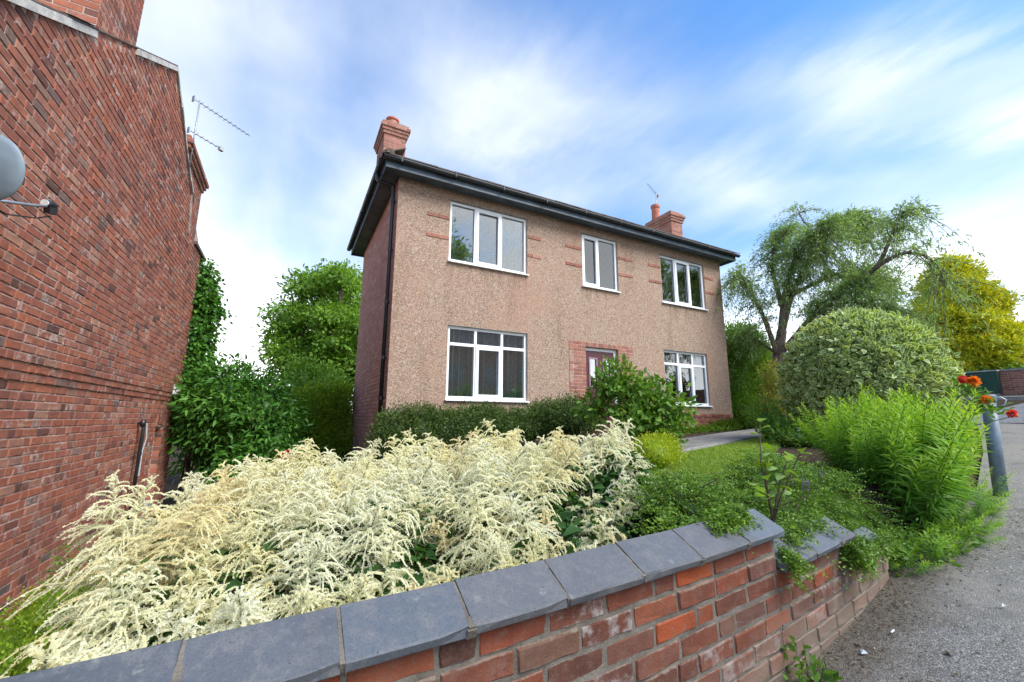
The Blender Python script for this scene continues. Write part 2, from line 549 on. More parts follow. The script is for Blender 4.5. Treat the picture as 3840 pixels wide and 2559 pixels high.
def pebbledash():
    m, w, b, out = new_mat('pebbledash_render')
    pos = w.n('ShaderNodeNewGeometry').outputs['Position']
    v = w.n('ShaderNodeTexVoronoi', {'Vector': pos, 'Scale': 74.0})
    cr = w.n('ShaderNodeSeparateColor', {0: v.outputs['Color']}).outputs[0]
    stone = w.ramp(cr, [(0.0, (0.08, 0.058, 0.045)), (0.10, (0.19, 0.13, 0.095)), (0.3, (0.35, 0.23, 0.162)), (0.55, (0.43, 0.285, 0.20)),
                        (0.78, (0.48, 0.35, 0.255)), (0.92, (0.60, 0.50, 0.40)), (1.0, (0.70, 0.63, 0.55))])
    v2 = w.n('ShaderNodeTexVoronoi', {'Vector': pos, 'Scale': 36.0})
    c2 = w.n('ShaderNodeSeparateColor', {0: v2.outputs['Color']}).outputs[1]
    stone = w.mix(w.maprange(c2, 0.84, 0.98, 0, 0.5), stone, (0.14, 0.10, 0.08, 1))
    stone = w.mix(w.maprange(c2, 0.0, 0.16, 0.4, 0.0), stone, (0.70, 0.62, 0.52, 1))
    stone = w.mix(0.38, stone, (0.37, 0.25, 0.18, 1))
    stone = w.mix(1.0, stone, (0.93, 0.93, 0.93, 1), 'MULTIPLY')
    # bare patches of pink render where chippings have gone
    n1 = w.noise(pos, 0.9, 6.0, 0.62).outputs[0]
    n1b = w.noise(pos, 5.0, 5.0, 0.65).outputs[0]
    pm = w.maprange(w.math('ADD', w.math('MULTIPLY', n1, 0.65), w.math('MULTIPLY', n1b, 0.35)), 0.46, 0.68, 0.0, 0.45)
    col = w.mix(pm, stone, (0.44, 0.245, 0.17, 1))
    # grey weathering, streaky
    mp = w.n('ShaderNodeMapping', {0: pos, 3: (1.6, 1.6, 0.35)})
    n2 = w.noise(mp.outputs[0], 1.3, 6.0, 0.6).outputs[0]
    col = w.mix(w.maprange(n2, 0.5, 0.72, 0, 0.4), col, w.mix(1.0, col, (0.60, 0.58, 0.52, 1), 'MULTIPLY'))
    # shade below the sills painted into the colour, broken into rain streaks
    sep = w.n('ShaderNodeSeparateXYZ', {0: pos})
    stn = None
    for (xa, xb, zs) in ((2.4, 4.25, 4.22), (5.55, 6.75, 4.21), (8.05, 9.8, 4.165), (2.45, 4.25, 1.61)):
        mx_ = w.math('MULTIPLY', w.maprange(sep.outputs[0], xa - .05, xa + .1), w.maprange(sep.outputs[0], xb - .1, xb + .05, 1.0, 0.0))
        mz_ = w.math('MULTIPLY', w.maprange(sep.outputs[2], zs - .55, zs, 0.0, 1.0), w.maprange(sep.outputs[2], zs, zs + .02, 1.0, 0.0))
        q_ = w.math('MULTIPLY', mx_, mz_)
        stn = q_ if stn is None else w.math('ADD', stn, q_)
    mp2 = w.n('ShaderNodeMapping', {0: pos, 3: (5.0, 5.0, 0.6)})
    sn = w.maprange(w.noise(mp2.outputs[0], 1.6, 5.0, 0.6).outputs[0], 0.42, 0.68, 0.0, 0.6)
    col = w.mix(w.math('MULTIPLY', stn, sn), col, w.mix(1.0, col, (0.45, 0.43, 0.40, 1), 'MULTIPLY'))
    w.link(col, b.inputs['Base Color'])
    b.inputs['Roughness'].default_value = 0.95
    b.inputs['Specular IOR Level'].default_value = 0.2
    hgt = w.math('ADD', w.math('MULTIPLY', v.outputs['Distance'], -0.9), w.math('MULTIPLY', cr, 0.5))
    bp = w.n('ShaderNodeBump', {'Height': hgt, 'Strength': 0.6, 'Distance': 0.012})
    w.link(bp.outputs[0], b.inputs['Normal'])
    return m


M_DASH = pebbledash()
M_UPVC = plain('white_upvc', (0.86, 0.87, 0.88), 0.3, var=0.02)
M_GUTTER = plain('black_gutter_plastic', (0.026, 0.029, 0.033), 0.6, var=0.3, bscale=20)
M_FASCIA = plain('dark_fascia_paint', (0.075, 0.105, 0.135), 0.42, var=0.35, bscale=14)
M_PIPE = plain('black_pipe', (0.020, 0.020, 0.023), 0.4, var=0.2)
M_GREYPIPE = plain('grey_pipe', (0.38, 0.39, 0.40), 0.5)
M_LEADGREY = plain('lead_flashing', (0.30, 0.31, 0.32), 0.6, var=0.25)
M_TILE = plain('brown_roof_tile', (0.115, 0.085, 0.07), 0.85, bump=0.4, var=0.3)
M_TERRA = plain('terracotta_pot', (0.42, 0.135, 0.085), 0.8, bump=0.2, var=0.2)
M_METAL = plain('galvanised_metal', (0.42, 0.43, 0.44), 0.45, 0.8)
M_ALU = plain('tarnished_aluminium', (0.30, 0.30, 0.31), 0.5, 0.6, var=0.4, bscale=200)
M_DOOR = plain('maroon_door', (0.085, 0.022, 0.032), 0.35)
M_DOORTRIM = plain('maroon_grey_trim', (0.30, 0.20, 0.21), 0.4)
M_DARK = plain('dark_room', (0.045, 0.045, 0.045), 0.95)
M_ROOMWALL = plain('room_wall', (0.30, 0.29, 0.26), 0.9)
M_DISH = plain('dish_grey', (0.20, 0.25, 0.29), 0.45)
M_BLACK = plain('black_plastic', (0.015, 0.015, 0.017), 0.45)
M_BOLL = plain('grey_bollard_paint', (0.15, 0.195, 0.24), 0.5, bump=0.1, var=0.18, bscale=50)
M_CAB = plain('green_cabinet_paint', (0.012, 0.060, 0.044), 0.4)
M_KERB = mortar_mat('kerb_concrete', (0.36, 0.35, 0.33, 1), (0.24, 0.23, 0.215, 1), 50, 0.4)
M_WOODWHITE = plain('white_paint', (0.80, 0.80, 0.78), 0.5)


def glass_mat():
    m, w, b, out = new_mat('window_glass')
    w.t.nodes.remove(b)
    fr = w.n('ShaderNodeFresnel', {'IOR': 1.5}).outputs[0]
    fac = w.math('ADD', w.math('MULTIPLY', fr, 1.6), 0.13, clamp=True)
    tr = w.n('ShaderNodeBsdfTransparent', {0: (0.95, 0.97, 0.965, 1)})
    gl = w.n('ShaderNodeBsdfGlossy', {0: (0.92, 0.96, 1, 1), 'Roughness': 0.02})
    pos = w.n('ShaderNodeNewGeometry').outputs['Position']
    bp = w.n('ShaderNodeBump', {'Height': w.noise(pos, 1.8, 1.0).outputs[0], 'Strength': 0.02, 'Distance': 0.05})
    w.link(bp.outputs[0], gl.inputs['Normal'])
    mx = w.n('ShaderNodeMixShader', {0: fac})
    w.link(tr.outputs[0], mx.inputs[1]); w.link(gl.outputs[0], mx.inputs[2])
    w.link(mx.outputs[0], out.inputs[0])
    return m


M_GLASS = glass_mat()


def net_mat():
    m, w, b, out = new_mat('net_curtain')
    pos = w.n('ShaderNodeNewGeometry').outputs['Position']
    b.inputs['Base Color'].default_value = (0.90, 0.93, 0.91, 1)
    b.inputs['Roughness'].default_value = 0.9
    tl = w.n('ShaderNodeBsdfTranslucent', {0: (0.6, 0.64, 0.6, 1)})
    mx = w.n('ShaderNodeMixShader', {0: 0.35})
    w.link(b.outputs[0], mx.inputs[1]); w.link(tl.outputs[0], mx.inputs[2])
    tp = w.n('ShaderNodeBsdfTransparent')
    n = w.noise(pos, 24.0, 5.0, 0.6).outputs[0]
    fc = w.n('ShaderNodeLayerWeight', {'Blend': 0.5}).outputs['Facing']
    al = w.math('ADD', w.maprange(n, 0.3, 0.7, 0.26, 0.44), w.maprange(fc, 0.35, 0.72, 0.0, 0.5), clamp=True)
    m2 = w.n('ShaderNodeMixShader', {0: al})
    w.link(tp.outputs[0], m2.inputs[1]); w.link(mx.outputs[0], m2.inputs[2])
    w.link(m2.outputs[0], out.inputs[0])
    return m


M_NET = net_mat()


def asphalt(name, c0, c1, dust, sc=70):
    m, w, b, out = new_mat(name)
    pos = w.n('ShaderNodeNewGeometry').outputs['Position']
    v = w.n('ShaderNodeTexVoronoi', {'Vector': pos, 'Scale': sc})
    cr = w.n('ShaderNodeSeparateColor', {0: v.outputs['Color']}).outputs[0]
    col = w.ramp(cr, [(0, tuple(x * 0.55 for x in c0)), (0.4, c0), (0.75, c1), (0.93, tuple(x * 1.35 for x in c1)), (1.0, tuple(x * 1.9 for x in c1))])
    n1 = w.noise(pos, 0.9, 6.0, 0.62).outputs[0]
    col = w.mix(w.maprange(n1, 0.42, 0.66, 0, 0.6), col, dust)
    n2 = w.noise(pos, 4.0, 6.0, 0.65).outputs[0]
    col = w.mix(w.maprange(n2, 0.5, 0.72, 0, 0.5), col, tuple(x * 0.55 for x in c0) + (1,))
    # soil and leaf litter swept against the foot of the garden wall
    sep = w.n('ShaderNodeSeparateXYZ', {0: pos})
    xx = w.math('MAXIMUM', sep.outputs[0], 0.0)
    yw_ = w.math('ADD', 1.14, w.math('MULTIPLY', w.math('MULTIPLY', xx, xx), 0.024))
    dw_ = w.math('SUBTRACT', yw_, sep.outputs[1])
    dw_ = w.math('ADD', dw_, w.math('MULTIPLY', w.math('SUBTRACT', w.noise(pos, 3.5, 6.0, 0.65).outputs[0], 0.5), 0.55))
    near = w.math('MULTIPLY', w.maprange(dw_, 0.05, 0.42, 0.85, 0.0), w.maprange(sep.outputs[0], 5.5, 7.0, 1.0, 0.0))
    ln = w.noise(pos, 60.0, 4.0, 0.7).outputs[0]
    col = w.mix(near, col, w.mix(w.maprange(ln, 0.4, 0.62), (0.055, 0.043, 0.032, 1), (0.17, 0.135, 0.095, 1)))
    w.link(col, b.inputs['Base Color'])
    b.inputs['Roughness'].default_value = 0.9
    b.inputs['Specular IOR Level'].default_value = 0.3
    hgt = w.math('ADD', w.math('MULTIPLY', v.outputs['Distance'], -1.0), w.math('MULTIPLY', w.noise(pos, 20.0, 4.0).outputs[0], 0.4))
    bp = w.n('ShaderNodeBump', {'Height': hgt, 'Strength': 0.5, 'Distance': 0.012})
    w.link(bp.outputs[0], b.inputs['Normal'])
    return m


M_PAVE = asphalt('pavement_asphalt', (0.185, 0.170, 0.146), (0.25, 0.23, 0.20), (0.29, 0.258, 0.21, 1), 150)
M_ROAD = asphalt('road_asphalt', (0.15, 0.15, 0.15), (0.20, 0.20, 0.20), (0.22, 0.215, 0.21, 1), 50)
M_PATH = mortar_mat('path_concrete', (0.25, 0.235, 0.21, 1), (0.16, 0.15, 0.135, 1), 45, 0.5)


def soil_mat():
    m, w, b, out = new_mat('garden_soil')
    pos = w.n('ShaderNodeNewGeometry').outputs['Position']
    n = w.noise(pos, 14.0, 7.0, 0.7).outputs[0]
    c = w.mix(w.maprange(n, 0.35, 0.7), (0.030, 0.022, 0.016, 1), (0.095, 0.068, 0.046, 1))
    w.link(c, b.inputs['Base Color'])
    b.inputs['Roughness'].default_value = 1.0
    b.inputs['Specular IOR Level'].default_value = 0.05
    bp = w.n('ShaderNodeBump', {'Height': n, 'Strength': 1.0, 'Distance': 0.03})
    w.link(bp.outputs[0], b.inputs['Normal'])
    return m


M_SOIL = soil_mat()


def leaf_mat(name, stops, edge_col=None, edge=(0.55, 0.95), rough=0.55, trans=0.35, tcol=None, spec=0.22, mode='attr', tip=None):
    """foliage: colour per leaf from the rnd attribute, optional margin/tip colour from the edge attribute"""
    m, w, b, out = new_mat(name)
    rnd = rand_src(w, mode)
    col = w.ramp(rnd, stops)
    pos = w.n('ShaderNodeNewGeometry').outputs['Position']
    big = w.noise(pos, 1.6, 4.0, 0.6).outputs[0]
    col = w.mix(w.maprange(big, 0.35, 0.68, 0.0, 0.35), col, w.mix(1.0, col, (1.25, 1.12, 0.7, 1), 'MULTIPLY'))
    if edge_col is not None:
        e = w.n('ShaderNodeAttribute', attribute_name='edge').outputs['Fac']
        col = w.mix(w.maprange(e, edge[0], edge[1]), col, edge_col)
    w.link(col, b.inputs['Base Color'])
    b.inputs['Roughness'].default_value = rough
    b.inputs['Specular IOR Level'].default_value = spec
    tl = w.n('ShaderNodeBsdfTranslucent')
    w.link(w.mix(1.0, col, (1.35, 1.35, 0.5, 1), 'MULTIPLY'), tl.inputs[0])
    mx = w.n('ShaderNodeMixShader', {0: trans})
    w.link(b.outputs[0], mx.inputs[1]); w.link(tl.outputs[0], mx.inputs[2])
    w.link(mx.outputs[0], out.inputs[0])
    return m


def bark_mat(name, c0, c1):
    m, w, b, out = new_mat(name)
    pos = w.n('ShaderNodeNewGeometry').outputs['Position']
    mp = w.n('ShaderNodeMapping', {0: pos, 3: (1, 1, 0.25)})
    n = w.noise(mp.outputs[0], 22.0, 6.0, 0.65).outputs[0]
    w.link(w.mix(w.maprange(n, 0.35, 0.65), c0, c1), b.inputs['Base Color'])
    b.inputs['Roughness'].default_value = 0.95
    bp = w.n('ShaderNodeBump', {'Height': n, 'Strength': 0.8, 'Distance': 0.03})
    w.link(bp.outputs[0], b.inputs['Normal'])
    return m


M_BARK = bark_mat('tree_bark', (0.085, 0.066, 0.050, 1), (0.20, 0.155, 0.12, 1))
M_STEM = plain('green_stem', (0.085, 0.12, 0.035), 0.6, var=0.25)
M_TWIG = plain('brown_twig', (0.085, 0.055, 0.038), 0.8, var=0.3)

# ================================================================== TERRAIN
def smooth(t):
    t = np.clip(t, 0, 1)
    return t * t * (3 - 2 * t)


def G(x, y):
    """garden level"""
    r = 1.0 + 0.035 * (x - 8) + 0.014 * (y - 7.3)
    return -0.45 + (r + 0.45) * smooth((x + 1.2) / 4.2)


def P(x):
    """pavement and road level: the street climbs along x"""
    return 0.097 * np.clip(x, -14, 30)


def wall_y(x):
    """front (street) face of the garden wall in plan"""
    x = np.asarray(x, float)
    return 1.148 + 0.024 * np.maximum(x, 0) ** 2


def bound_y(x):
    """edge of the garden in plan, past the end of the wall too"""
    x = np.asarray(x, float)
    return np.where(x < 3.42, wall_y(np.minimum(x, 3.42)) + 0.11, np.interp(x, [3.3, 4.5, 6.3, 9.0, 12.0, 14.0], [1.52, 1.52, 1.78, 2.4, 3.2, 3.8]))


def H(x, y):
    x = np.asarray(x, float); y = np.asarray(y, float)
    g = G(x, y)
    g = g + (P(x) - g) * smooth((x - 11.2) / 2.2)
    g = np.where(y > 13, g + (0.0 - g) * 0.0, g)
    cap = np.where(x < 2.03, 0.72, np.where(x < 2.82, 0.60, 0.46)) + 0.75 * np.maximum(y - bound_y(x), 0)
    g = np.where(x < 3.6, np.minimum(g, cap), g)
    p = P(x) - 0.05
    wd = np.where(x < 3.42, 0.02, 0.32)
    t = smooth((y - bound_y(x)) / wd)
    return p + (g - p) * t


def grid_mesh(name, xs, ys, hf, mat):
    X, Y = np.meshgrid(xs, ys)
    Z = hf(X, Y)
    V = np.stack([X.ravel(), Y.ravel(), Z.ravel()], 1)
    nx, ny = len(xs), len(ys)
    i = np.arange(nx - 1)[None, :] + nx * np.arange(ny - 1)[:, None]
    F = np.stack([i, i + 1, i + 1 + nx, i + nx], -1).reshape(-1, 4)
    me = fast_mesh(name, V, F, mat, smooth=True)
    o = bpy.data.objects.new(name, me)
    return structure(link(o))


xs = np.r_[-400, -200, -90, -45, -25, -15, np.arange(-10, -4, 0.5), np.arange(-4, 7, 0.09), np.arange(7, 26, 0.3), 30, 40, 60, 100, 200, 500]
ys = np.r_[-300, -100, -40, -20, -10, np.arange(-6, 1.0, 0.5), np.arange(1.0, 4.2, 0.07), np.arange(4.2, 14, 0.25), 16, 20, 26, 35, 50, 90, 200, 500]
grid_mesh('ground', xs, ys, H, M_SOIL)


def strip(name, xs_, lo, hi, zf, mat, ny=10):
    """a sheet between the curves y=lo(x) and y=hi(x)"""
    V, F = [], []
    for x in xs_:
        for k in range(ny + 1):
            y = lo(x) + (hi(x) - lo(x)) * k / ny
            V.append((x, y, float(zf(x, y))))
    n = ny + 1
    for i in range(len(xs_) - 1):
        for k in range(ny):
            a = i * n + k
            F.append((a, a + n, a + n + 1, a + 1))
    me = fast_mesh(name, np.array(V), np.array(F), mat, smooth=True)
    return structure(link(bpy.data.objects.new(name, me)))


def pave_z(x, y):
    # gentle unevenness and soil line
    return P(x) + 0.006 * math.sin(3.1 * x + 1.3 * y) + 0.004 * math.sin(7.7 * y - 2.2 * x)


strip('pavement', np.arange(-8, 13.01, 0.15), lambda x: -1.6, lambda x: float(bound_y(x)) - (0.05 if x < 3.42 else 0.0), pave_z, M_PAVE, 26)
strip('road', np.arange(-14, 20.01, 0.5), lambda x: -9.0, lambda x: -1.72 if x < 13 else 30.0, lambda x, y: P(x) - (0.03 if x < 13 else 0.012), M_ROAD, 40)
strip('road_verge', np.arange(12.9, 13.21, 0.15), lambda x: -1.6, lambda x: 3.9, lambda x, y: P(x) + 0.012 - 0.02 * (x - 12.9), M_ROAD, 6)
strip('far_pavement', np.arange(20.12, 22.2, 0.25), lambda x: -6.0, lambda x: 26.0, lambda x, y: P(x) + 0.10, M_PAVE, 20)


def kerb_row(name, x0, x1, y0, y1, zf, step, along):
    n = int((y1 - y0 if along == 'y' else x1 - x0) / step)
    root = bpy.data.objects.new(name, None)
    structure(link(root, None, ((x0 + x1) / 2, (y0 + y1) / 2, float(zf((x0 + x1) / 2)))))
    me = None
    for k in range(n):
        a = (y0 if along == 'y' else x0) + k * step
        if along == 'y':
            c = ((x0 + x1) / 2, a + step / 2)
            sl = 0.0
        else:
            c = (a + step / 2, (y0 + y1) / 2)
            sl = math.atan(0.097)
        if me is None:
            mb = MB()
            hw = (x1 - x0) / 2 if along == 'y' else (y1 - y0) / 2
            mb.box(-step / 2 + 0.005, step / 2 - 0.005, -hw, hw, -0.2, 0.11)
            V = np.array(mb.V)
            me = fast_mesh('kerb_stone', V, mb.F, M_KERB)
        o = bpy.data.objects.new('kerb_stone', me)
        link(o, root, (c[0], c[1], float(zf(c[0]))))
        o.rotation_euler = (0, -sl, math.pi / 2 if along == 'y' else 0)
    return root


kerb_row('far_kerb', 20.0, 20.12, -5.9, 26.0, lambda x: P(x) - 0.01, 0.91, 'y')
kerb_row('kerb', -8.0, 13.0, -1.72, -1.60, lambda x: P(x) - 0.10, 0.91, 'x')

# garden path and lawn
def path_lo(x):
    return 4.17 + 0.277 * (x - 4.89) if x < 7.81 else 4.98 + 0.225 * (x - 7.81)


def path_hi(x):
    return path_lo(x) + 0.86


strip('path', np.arange(4.3, 12.0, 0.2), path_lo, path_hi, lambda x, y: float(G(x, y)) + 0.05 + 0.02 * 0, M_PATH, 5)
mb = MB()
for k in range(30):      # path edging, a low concrete lip on the lawn side
    x0 = 4.3 + k * 0.25
    a = np.array([x0, path_lo(x0) - 0.02]); b_ = np.array([x0 + 0.25, path_lo(x0 + 0.25) - 0.02])
    z0 = float(G(*a)); z1 = float(G(*b_))
    mb.add([(a[0], a[1], z0 - .06), (b_[0], b_[1], z1 - .06), (b_[0], b_[1], z1 + .051), (a[0], a[1], z0 + .051),
            (a[0], a[1] + .02, z0 - .06), (b_[0], b_[1] + .02, z1 - .06), (b_[0], b_[1] + .02, z1 + .053), (a[0], a[1] + .02, z0 + .053)],
           [(0, 1, 2, 3), (3, 2, 6, 7), (4, 7, 6, 5)])
structure(mb.build('path_edge', M_KERB))

M_LAWN = leaf_mat('lawn_grass', [(0, (0.16, 0.24, 0.03)), (0.5, (0.24, 0.34, 0.05)), (1, (0.34, 0.44, 0.09))], trans=0.25, rough=0.6)
LAWN = [(2.9, 3.2), (3.3, 2.62), (4.06, 2.62), (4.9, 3.0), (6.3, 3.75), (7.3, 4.25), (7.6, 4.5), (7.25, 4.72), (4.95, 4.1), (4.3, 3.92), (3.1, 3.9)]


def in_poly(x, y, poly):
    c = np.zeros(np.shape(x), bool)
    j = len(poly) - 1
    for i in range(len(poly)):
        xi, yi = poly[i]; xj, yj = poly[j]
        c ^= ((yi > y) != (yj > y)) & (x < (xj - xi) * (y - yi) / (yj - yi + 1e-12) + xi)
        j = i
    return c


lx = np.arange(2.8, 7.8, 0.1)
mb = MB()
for i in range(len(lx) - 1):
    for yv in np.arange(2.5, 5.0, 0.1):
        if in_poly(lx[i] + .05, yv + .05, LAWN):
            q = [(lx[i], yv), (lx[i] + .1, yv), (lx[i] + .1, yv + .1), (lx[i], yv + .1)]
            mb.add([(a, b_, float(G(a, b_)) + 0.02) for a, b_ in q], [(0, 1, 2, 3)], rnd=random.random())
lawn = structure(mb.build('lawn', M_LAWN))
n = 60000
bx = RNG.uniform(2.9, 7.7, n * 2); by = RNG.uniform(2.55, 4.8, n * 2)
k = in_poly(bx, by, LAWN)
bx, by = bx[k][:n], by[k][:n]
n = len(bx)
bz = G(bx, by) + 0.02
ang = RNG.uniform(0, 2 * np.pi, n)
hh = RNG.uniform(0.012, 0.035, n)
wv = np.stack([np.cos(ang), np.sin(ang), np.zeros(n)], 1) * 0.004
ln_ = np.stack([RNG.normal(0, .012, n), RNG.normal(0, .012, n), hh], 1)
b0 = np.stack([bx, by, bz], 1)
V = np.stack([b0 - wv, b0 + wv, b0 + ln_], 1).reshape(-1, 3)
F = np.arange(n * 3).reshape(-1, 3)
rr = np.repeat(RNG.random(n), 3)
o = bpy.data.objects.new('lawn_grass', fast_mesh('lawn_grass', V, F, M_LAWN, {'rnd': rr, 'edge': rr * 0}))
link(o); o['kind'] = 'stuff'
tag(o, 'short mown grass covering the small lawn beside the path', 'grass')


# ================================================================== BRICKS
def brick_geo(L, h, d, seed, detail=10, jit=0.0025, ch=0.005):
    """one brick: local x along, y outwards is -y (face at y=0, back at y=d), z up, origin at the centre of its face"""
    rg = random.Random(seed)
    ring = []
    a, c = L / 2, h / 2
    if detail >= 10:
        base = [(-a, -c), (-a * .35, -c), (a * .35, -c), (a, -c), (a, 0), (a, c), (a * .35, c), (-a * .35, c), (-a, c), (-a, 0)]
    else:
        base = [(-a, -c), (a, -c), (a, c), (-a, c)]
    m = len(base)
    V, F = [], []
    for (x, z) in base:
        V.append((x, d, z))
    for (x, z) in base:
        V.append((x + rg.uniform(-jit, jit), ch + rg.uniform(0, jit), z + rg.uniform(-jit, jit)))
    for (x, z) in base:
        k = ch / max(1e-6, c)
        V.append((x - math.copysign(ch, x) * (abs(x) > a * .9) + rg.uniform(-jit, jit), rg.uniform(-jit, jit) * .6,
                  z - math.copysign(ch, z) * (abs(z) > 0) + rg.uniform(-jit, jit)))
    for i in range(m):
        j = (i + 1) % m
        F.append((i, j, m + j, m + i))
        F.append((m + i, m + j, 2 * m + j, 2 * m + i))
    F.append(tuple(2 * m + i for i in range(m)))
    return V, F


BR_L, BR_H = 0.215, 0.065


# ------------------------------------------------------------------ garden wall
SLOPE = 0.030                       # its beds climb a little with the street


def top_z(x):
    """top bed of the highest part of the wall"""
    return 0.728 + SLOPE * x


STEPS = [(-1.86, 1.995, 0.0), (1.995, 2.78, 0.152), (2.78, 3.43, 0.304)]
gw = empty('garden_wall', (1.0, 1.17, 0.0), 'low red brick garden wall with blue splayed coping stepping down beside the pavement', 'wall')


def wall_frame(x):
    """tangent and inward normal of the wall in plan"""
    s = 0.048 * max(x, 0.0)
    t = np.array([1.0, s, 0]); t /= np.linalg.norm(t)
    return t, np.array([-t[1], t[0], 0.0])


# mortar core (one solid per step, set back from the brick faces)
mb = MB()
for (xa, xb, dz) in STEPS:
    xx = np.linspace(xa + (0.0 if dz == 0 else 0.0), xb - 0.006, max(3, int((xb - xa) / 0.1)))
    V, F = [], []
    for x in xx:
        t, nn = wall_frame(x)
        f = np.array([x, float(wall_y(x)), 0]) + nn * 0.0038
        bk = f + nn * 0.09
        zt = top_z(x) - dz + 0.004
        zb = float(P(x)) - 0.12
        V += [(f[0], f[1], zb), (f[0], f[1], zt), (bk[0], bk[1], zt + 0.04), (bk[0], bk[1], zb)]
    m = len(xx)
    for i in range(m - 1):
        for k in range(4):
            a, b_ = i * 4 + k, i * 4 + (k + 1) % 4
            F.append((a, a + 4, b_ + 4, b_))
    F += [(0, 1, 2, 3), tuple((m - 1) * 4 + k for k in (3, 2, 1, 0))]
    mb.add(V, F)
mb.build('mortar', M_MORT_N, gw)

str_m = [fast_mesh('brick', np.array(v), f, M_NEAR) for v, f in (brick_geo(BR_L + .003, BR_H + .003, 0.085, s, 10, 0.0038, 0.007) for s in range(8))]
hdr_m = [fast_mesh('brick', np.array(v), f, M_NEAR) for v, f in (brick_geo(0.105, BR_H + .003, 0.085, 50 + s, 10, 0.0038, 0.007) for s in range(5))]
tq_m = [fast_mesh('brick', np.array(v), f, M_NEAR) for v, f in (brick_geo(0.160, BR_H + .003, 0.085, 80 + s, 10, 0.0032, 0.006) for s in range(4))]
brg = random.Random(5)


def put_brick(me, x, z, out=0.0):
    t, nn = wall_frame(x)
    o = bpy.data.objects.new('brick', me)
    p = np.array([x, float(wall_y(x)), z]) - nn * out
    link(o, gw, p)
    o.rotation_euler = (brg.uniform(-.012, .012), -math.atan(SLOPE) + brg.uniform(-.008, .008), math.atan2(t[1], t[0]) + brg.uniform(-.006, .006))
    return o


for k in range(0, 16):
    xa = STEPS[0][0]
    xb = 1.995 if k < 2 else (2.78 if k < 4 else 3.43)
    x = xa - (0.0 if k % 2 else 0.1125) + brg.uniform(-.012, .012)
    while x < xb - 0.03:
        if brg.random() < 0.07:
            me, L = hdr_m[brg.randrange(5)], 0.1025
        else:
            me, L = str_m[brg.randrange(8)], BR_L
        if x + L > xb - 0.004:
            rem = xb - 0.002 - x
            if rem > 0.19: me, L = str_m[brg.randrange(8)], min(rem, BR_L)
            elif rem > 0.135: me, L = tq_m[brg.randrange(4)], 0.158
            elif rem > 0.075: me, L = hdr_m[brg.randrange(5)], 0.1025
            else: break
            x = xb - 0.002 - L
        xc = x + L / 2
        zc = top_z(xc) - k * 0.0758 - BR_H / 2 - 0.006 + brg.uniform(-.0015, .0015)
        if zc > P(xc) - 0.06 and xc > -1.8:
            put_brick(me, xc, zc, out=brg.uniform(-0.002, 0.004))
        x += L + 0.0105

# coping tiles, 305 x 155 mm, tilted towards the street
TILT = math.radians(27.0)


def coping_geo(L, seed):
    rg = random.Random(seed)
    th, dp = 0.030, 0.158
    c, s = math.cos(TILT), math.sin(TILT)
    prof = [(0.0, 0.0), (0.0 - s * 0.004, 0.004), (0.0 - 0.006 * 0, th * 0.86), (0.006, th), (dp - 0.004, th), (dp, th - 0.004), (dp, 0.0)]
    nx = 5
    V, F = [], []
    m = len(prof)
    for i in range(nx):
        x = -L / 2 + L * i / (nx - 1)
        for k, (d, t) in enumerate(prof):
            jx = rg.uniform(-.0012, .0012)
            dd = d + (rg.uniform(0, .0022) if k in (2, 3) else rg.uniform(-.001, .001))
            tt = t - (rg.uniform(0, .0025) if k in (2, 3) else 0)
            if i in (0, nx - 1) and k in (2, 3) and rg.random() < 0.45:
                dd += rg.uniform(0.002, 0.008)      # chipped arris at a corner
            y = dd * c - tt * s
            z = dd * s + tt * c
            V.append((x + jx, y, z))
    for i in range(nx - 1):
        for k in range(m):
            a, b_ = i * m + k, i * m + (k + 1) % m
            F.append((a, a + m, b_ + m, b_))
    F += [tuple(range(m)), tuple((nx - 1) * m + k for k in range(m))[::-1]]
    return V, F


cop_m = {}


def coping(xa, L, dz, seed):
    key = (round(L, 3), seed % 7)
    if key not in cop_m:
        v, f = coping_geo(L, seed)
        cop_m[key] = fast_mesh('coping_tile', np.array(v), f, M_SLATE)
    xc = xa + L / 2
    t, nn = wall_frame(xc)
    p = np.array([xc, float(wall_y(xc)), top_z(xc) - dz]) - nn * 0.030
    o = bpy.data.objects.new('coping_tile', cop_m[key])
    link(o, gw, p)
    o.rotation_euler = (brg.uniform(-.012, .012), -math.atan(SLOPE) + brg.uniform(-.008, .008), math.atan2(t[1], t[0]))


def cop_joint(x, dz):
    t, nn = wall_frame(x)
    c, s = math.cos(TILT), math.sin(TILT)
    up = np.array([0, 0, 1.0])
    a1 = nn * c + up * s
    a2 = -nn * s + up * c
    p = np.array([x, float(wall_y(x)), top_z(x) - dz]) - nn * 0.028
    j = MB()
    for q in range(5):
        c0 = p + a1 * (0.016 + 0.030 * q) + a2 * (0.0135 + brg.uniform(-.0015, .0015))
        j.obox(c0, t, a1, a2, 0.0075 + brg.uniform(-.0015, .002), 0.0158, 0.0150)
    if brg.random() < 0.6:
        j.obox(p + a1 * 0.006 + a2 * 0.011, t, a1, a2, 0.013, 0.011, 0.013)
    j.build('mortar_joint', M_MORT_N, gw)


x = 0.160 - 0.312 * 6
seed = 0
while x < 1.995 - 0.05:
    L = min(0.301, 2.01 - x)
    coping(x + 0.0055, L, 0.0, seed); seed += 1
    if x + 0.312 < 1.995 - 0.05:
        cop_joint(x + 0.312, 0.0)
    x += 0.312
for (xa, xb, dz) in STEPS[1:]:
    x = xa + 0.003
    while x < xb - 0.08:
        L = min(0.301, xb + 0.015 - x)
        coping(x, L, dz, seed); seed += 1
        if x + 0.312 < xb - 0.08:
            cop_joint(x + 0.3065, dz)
        x += 0.312

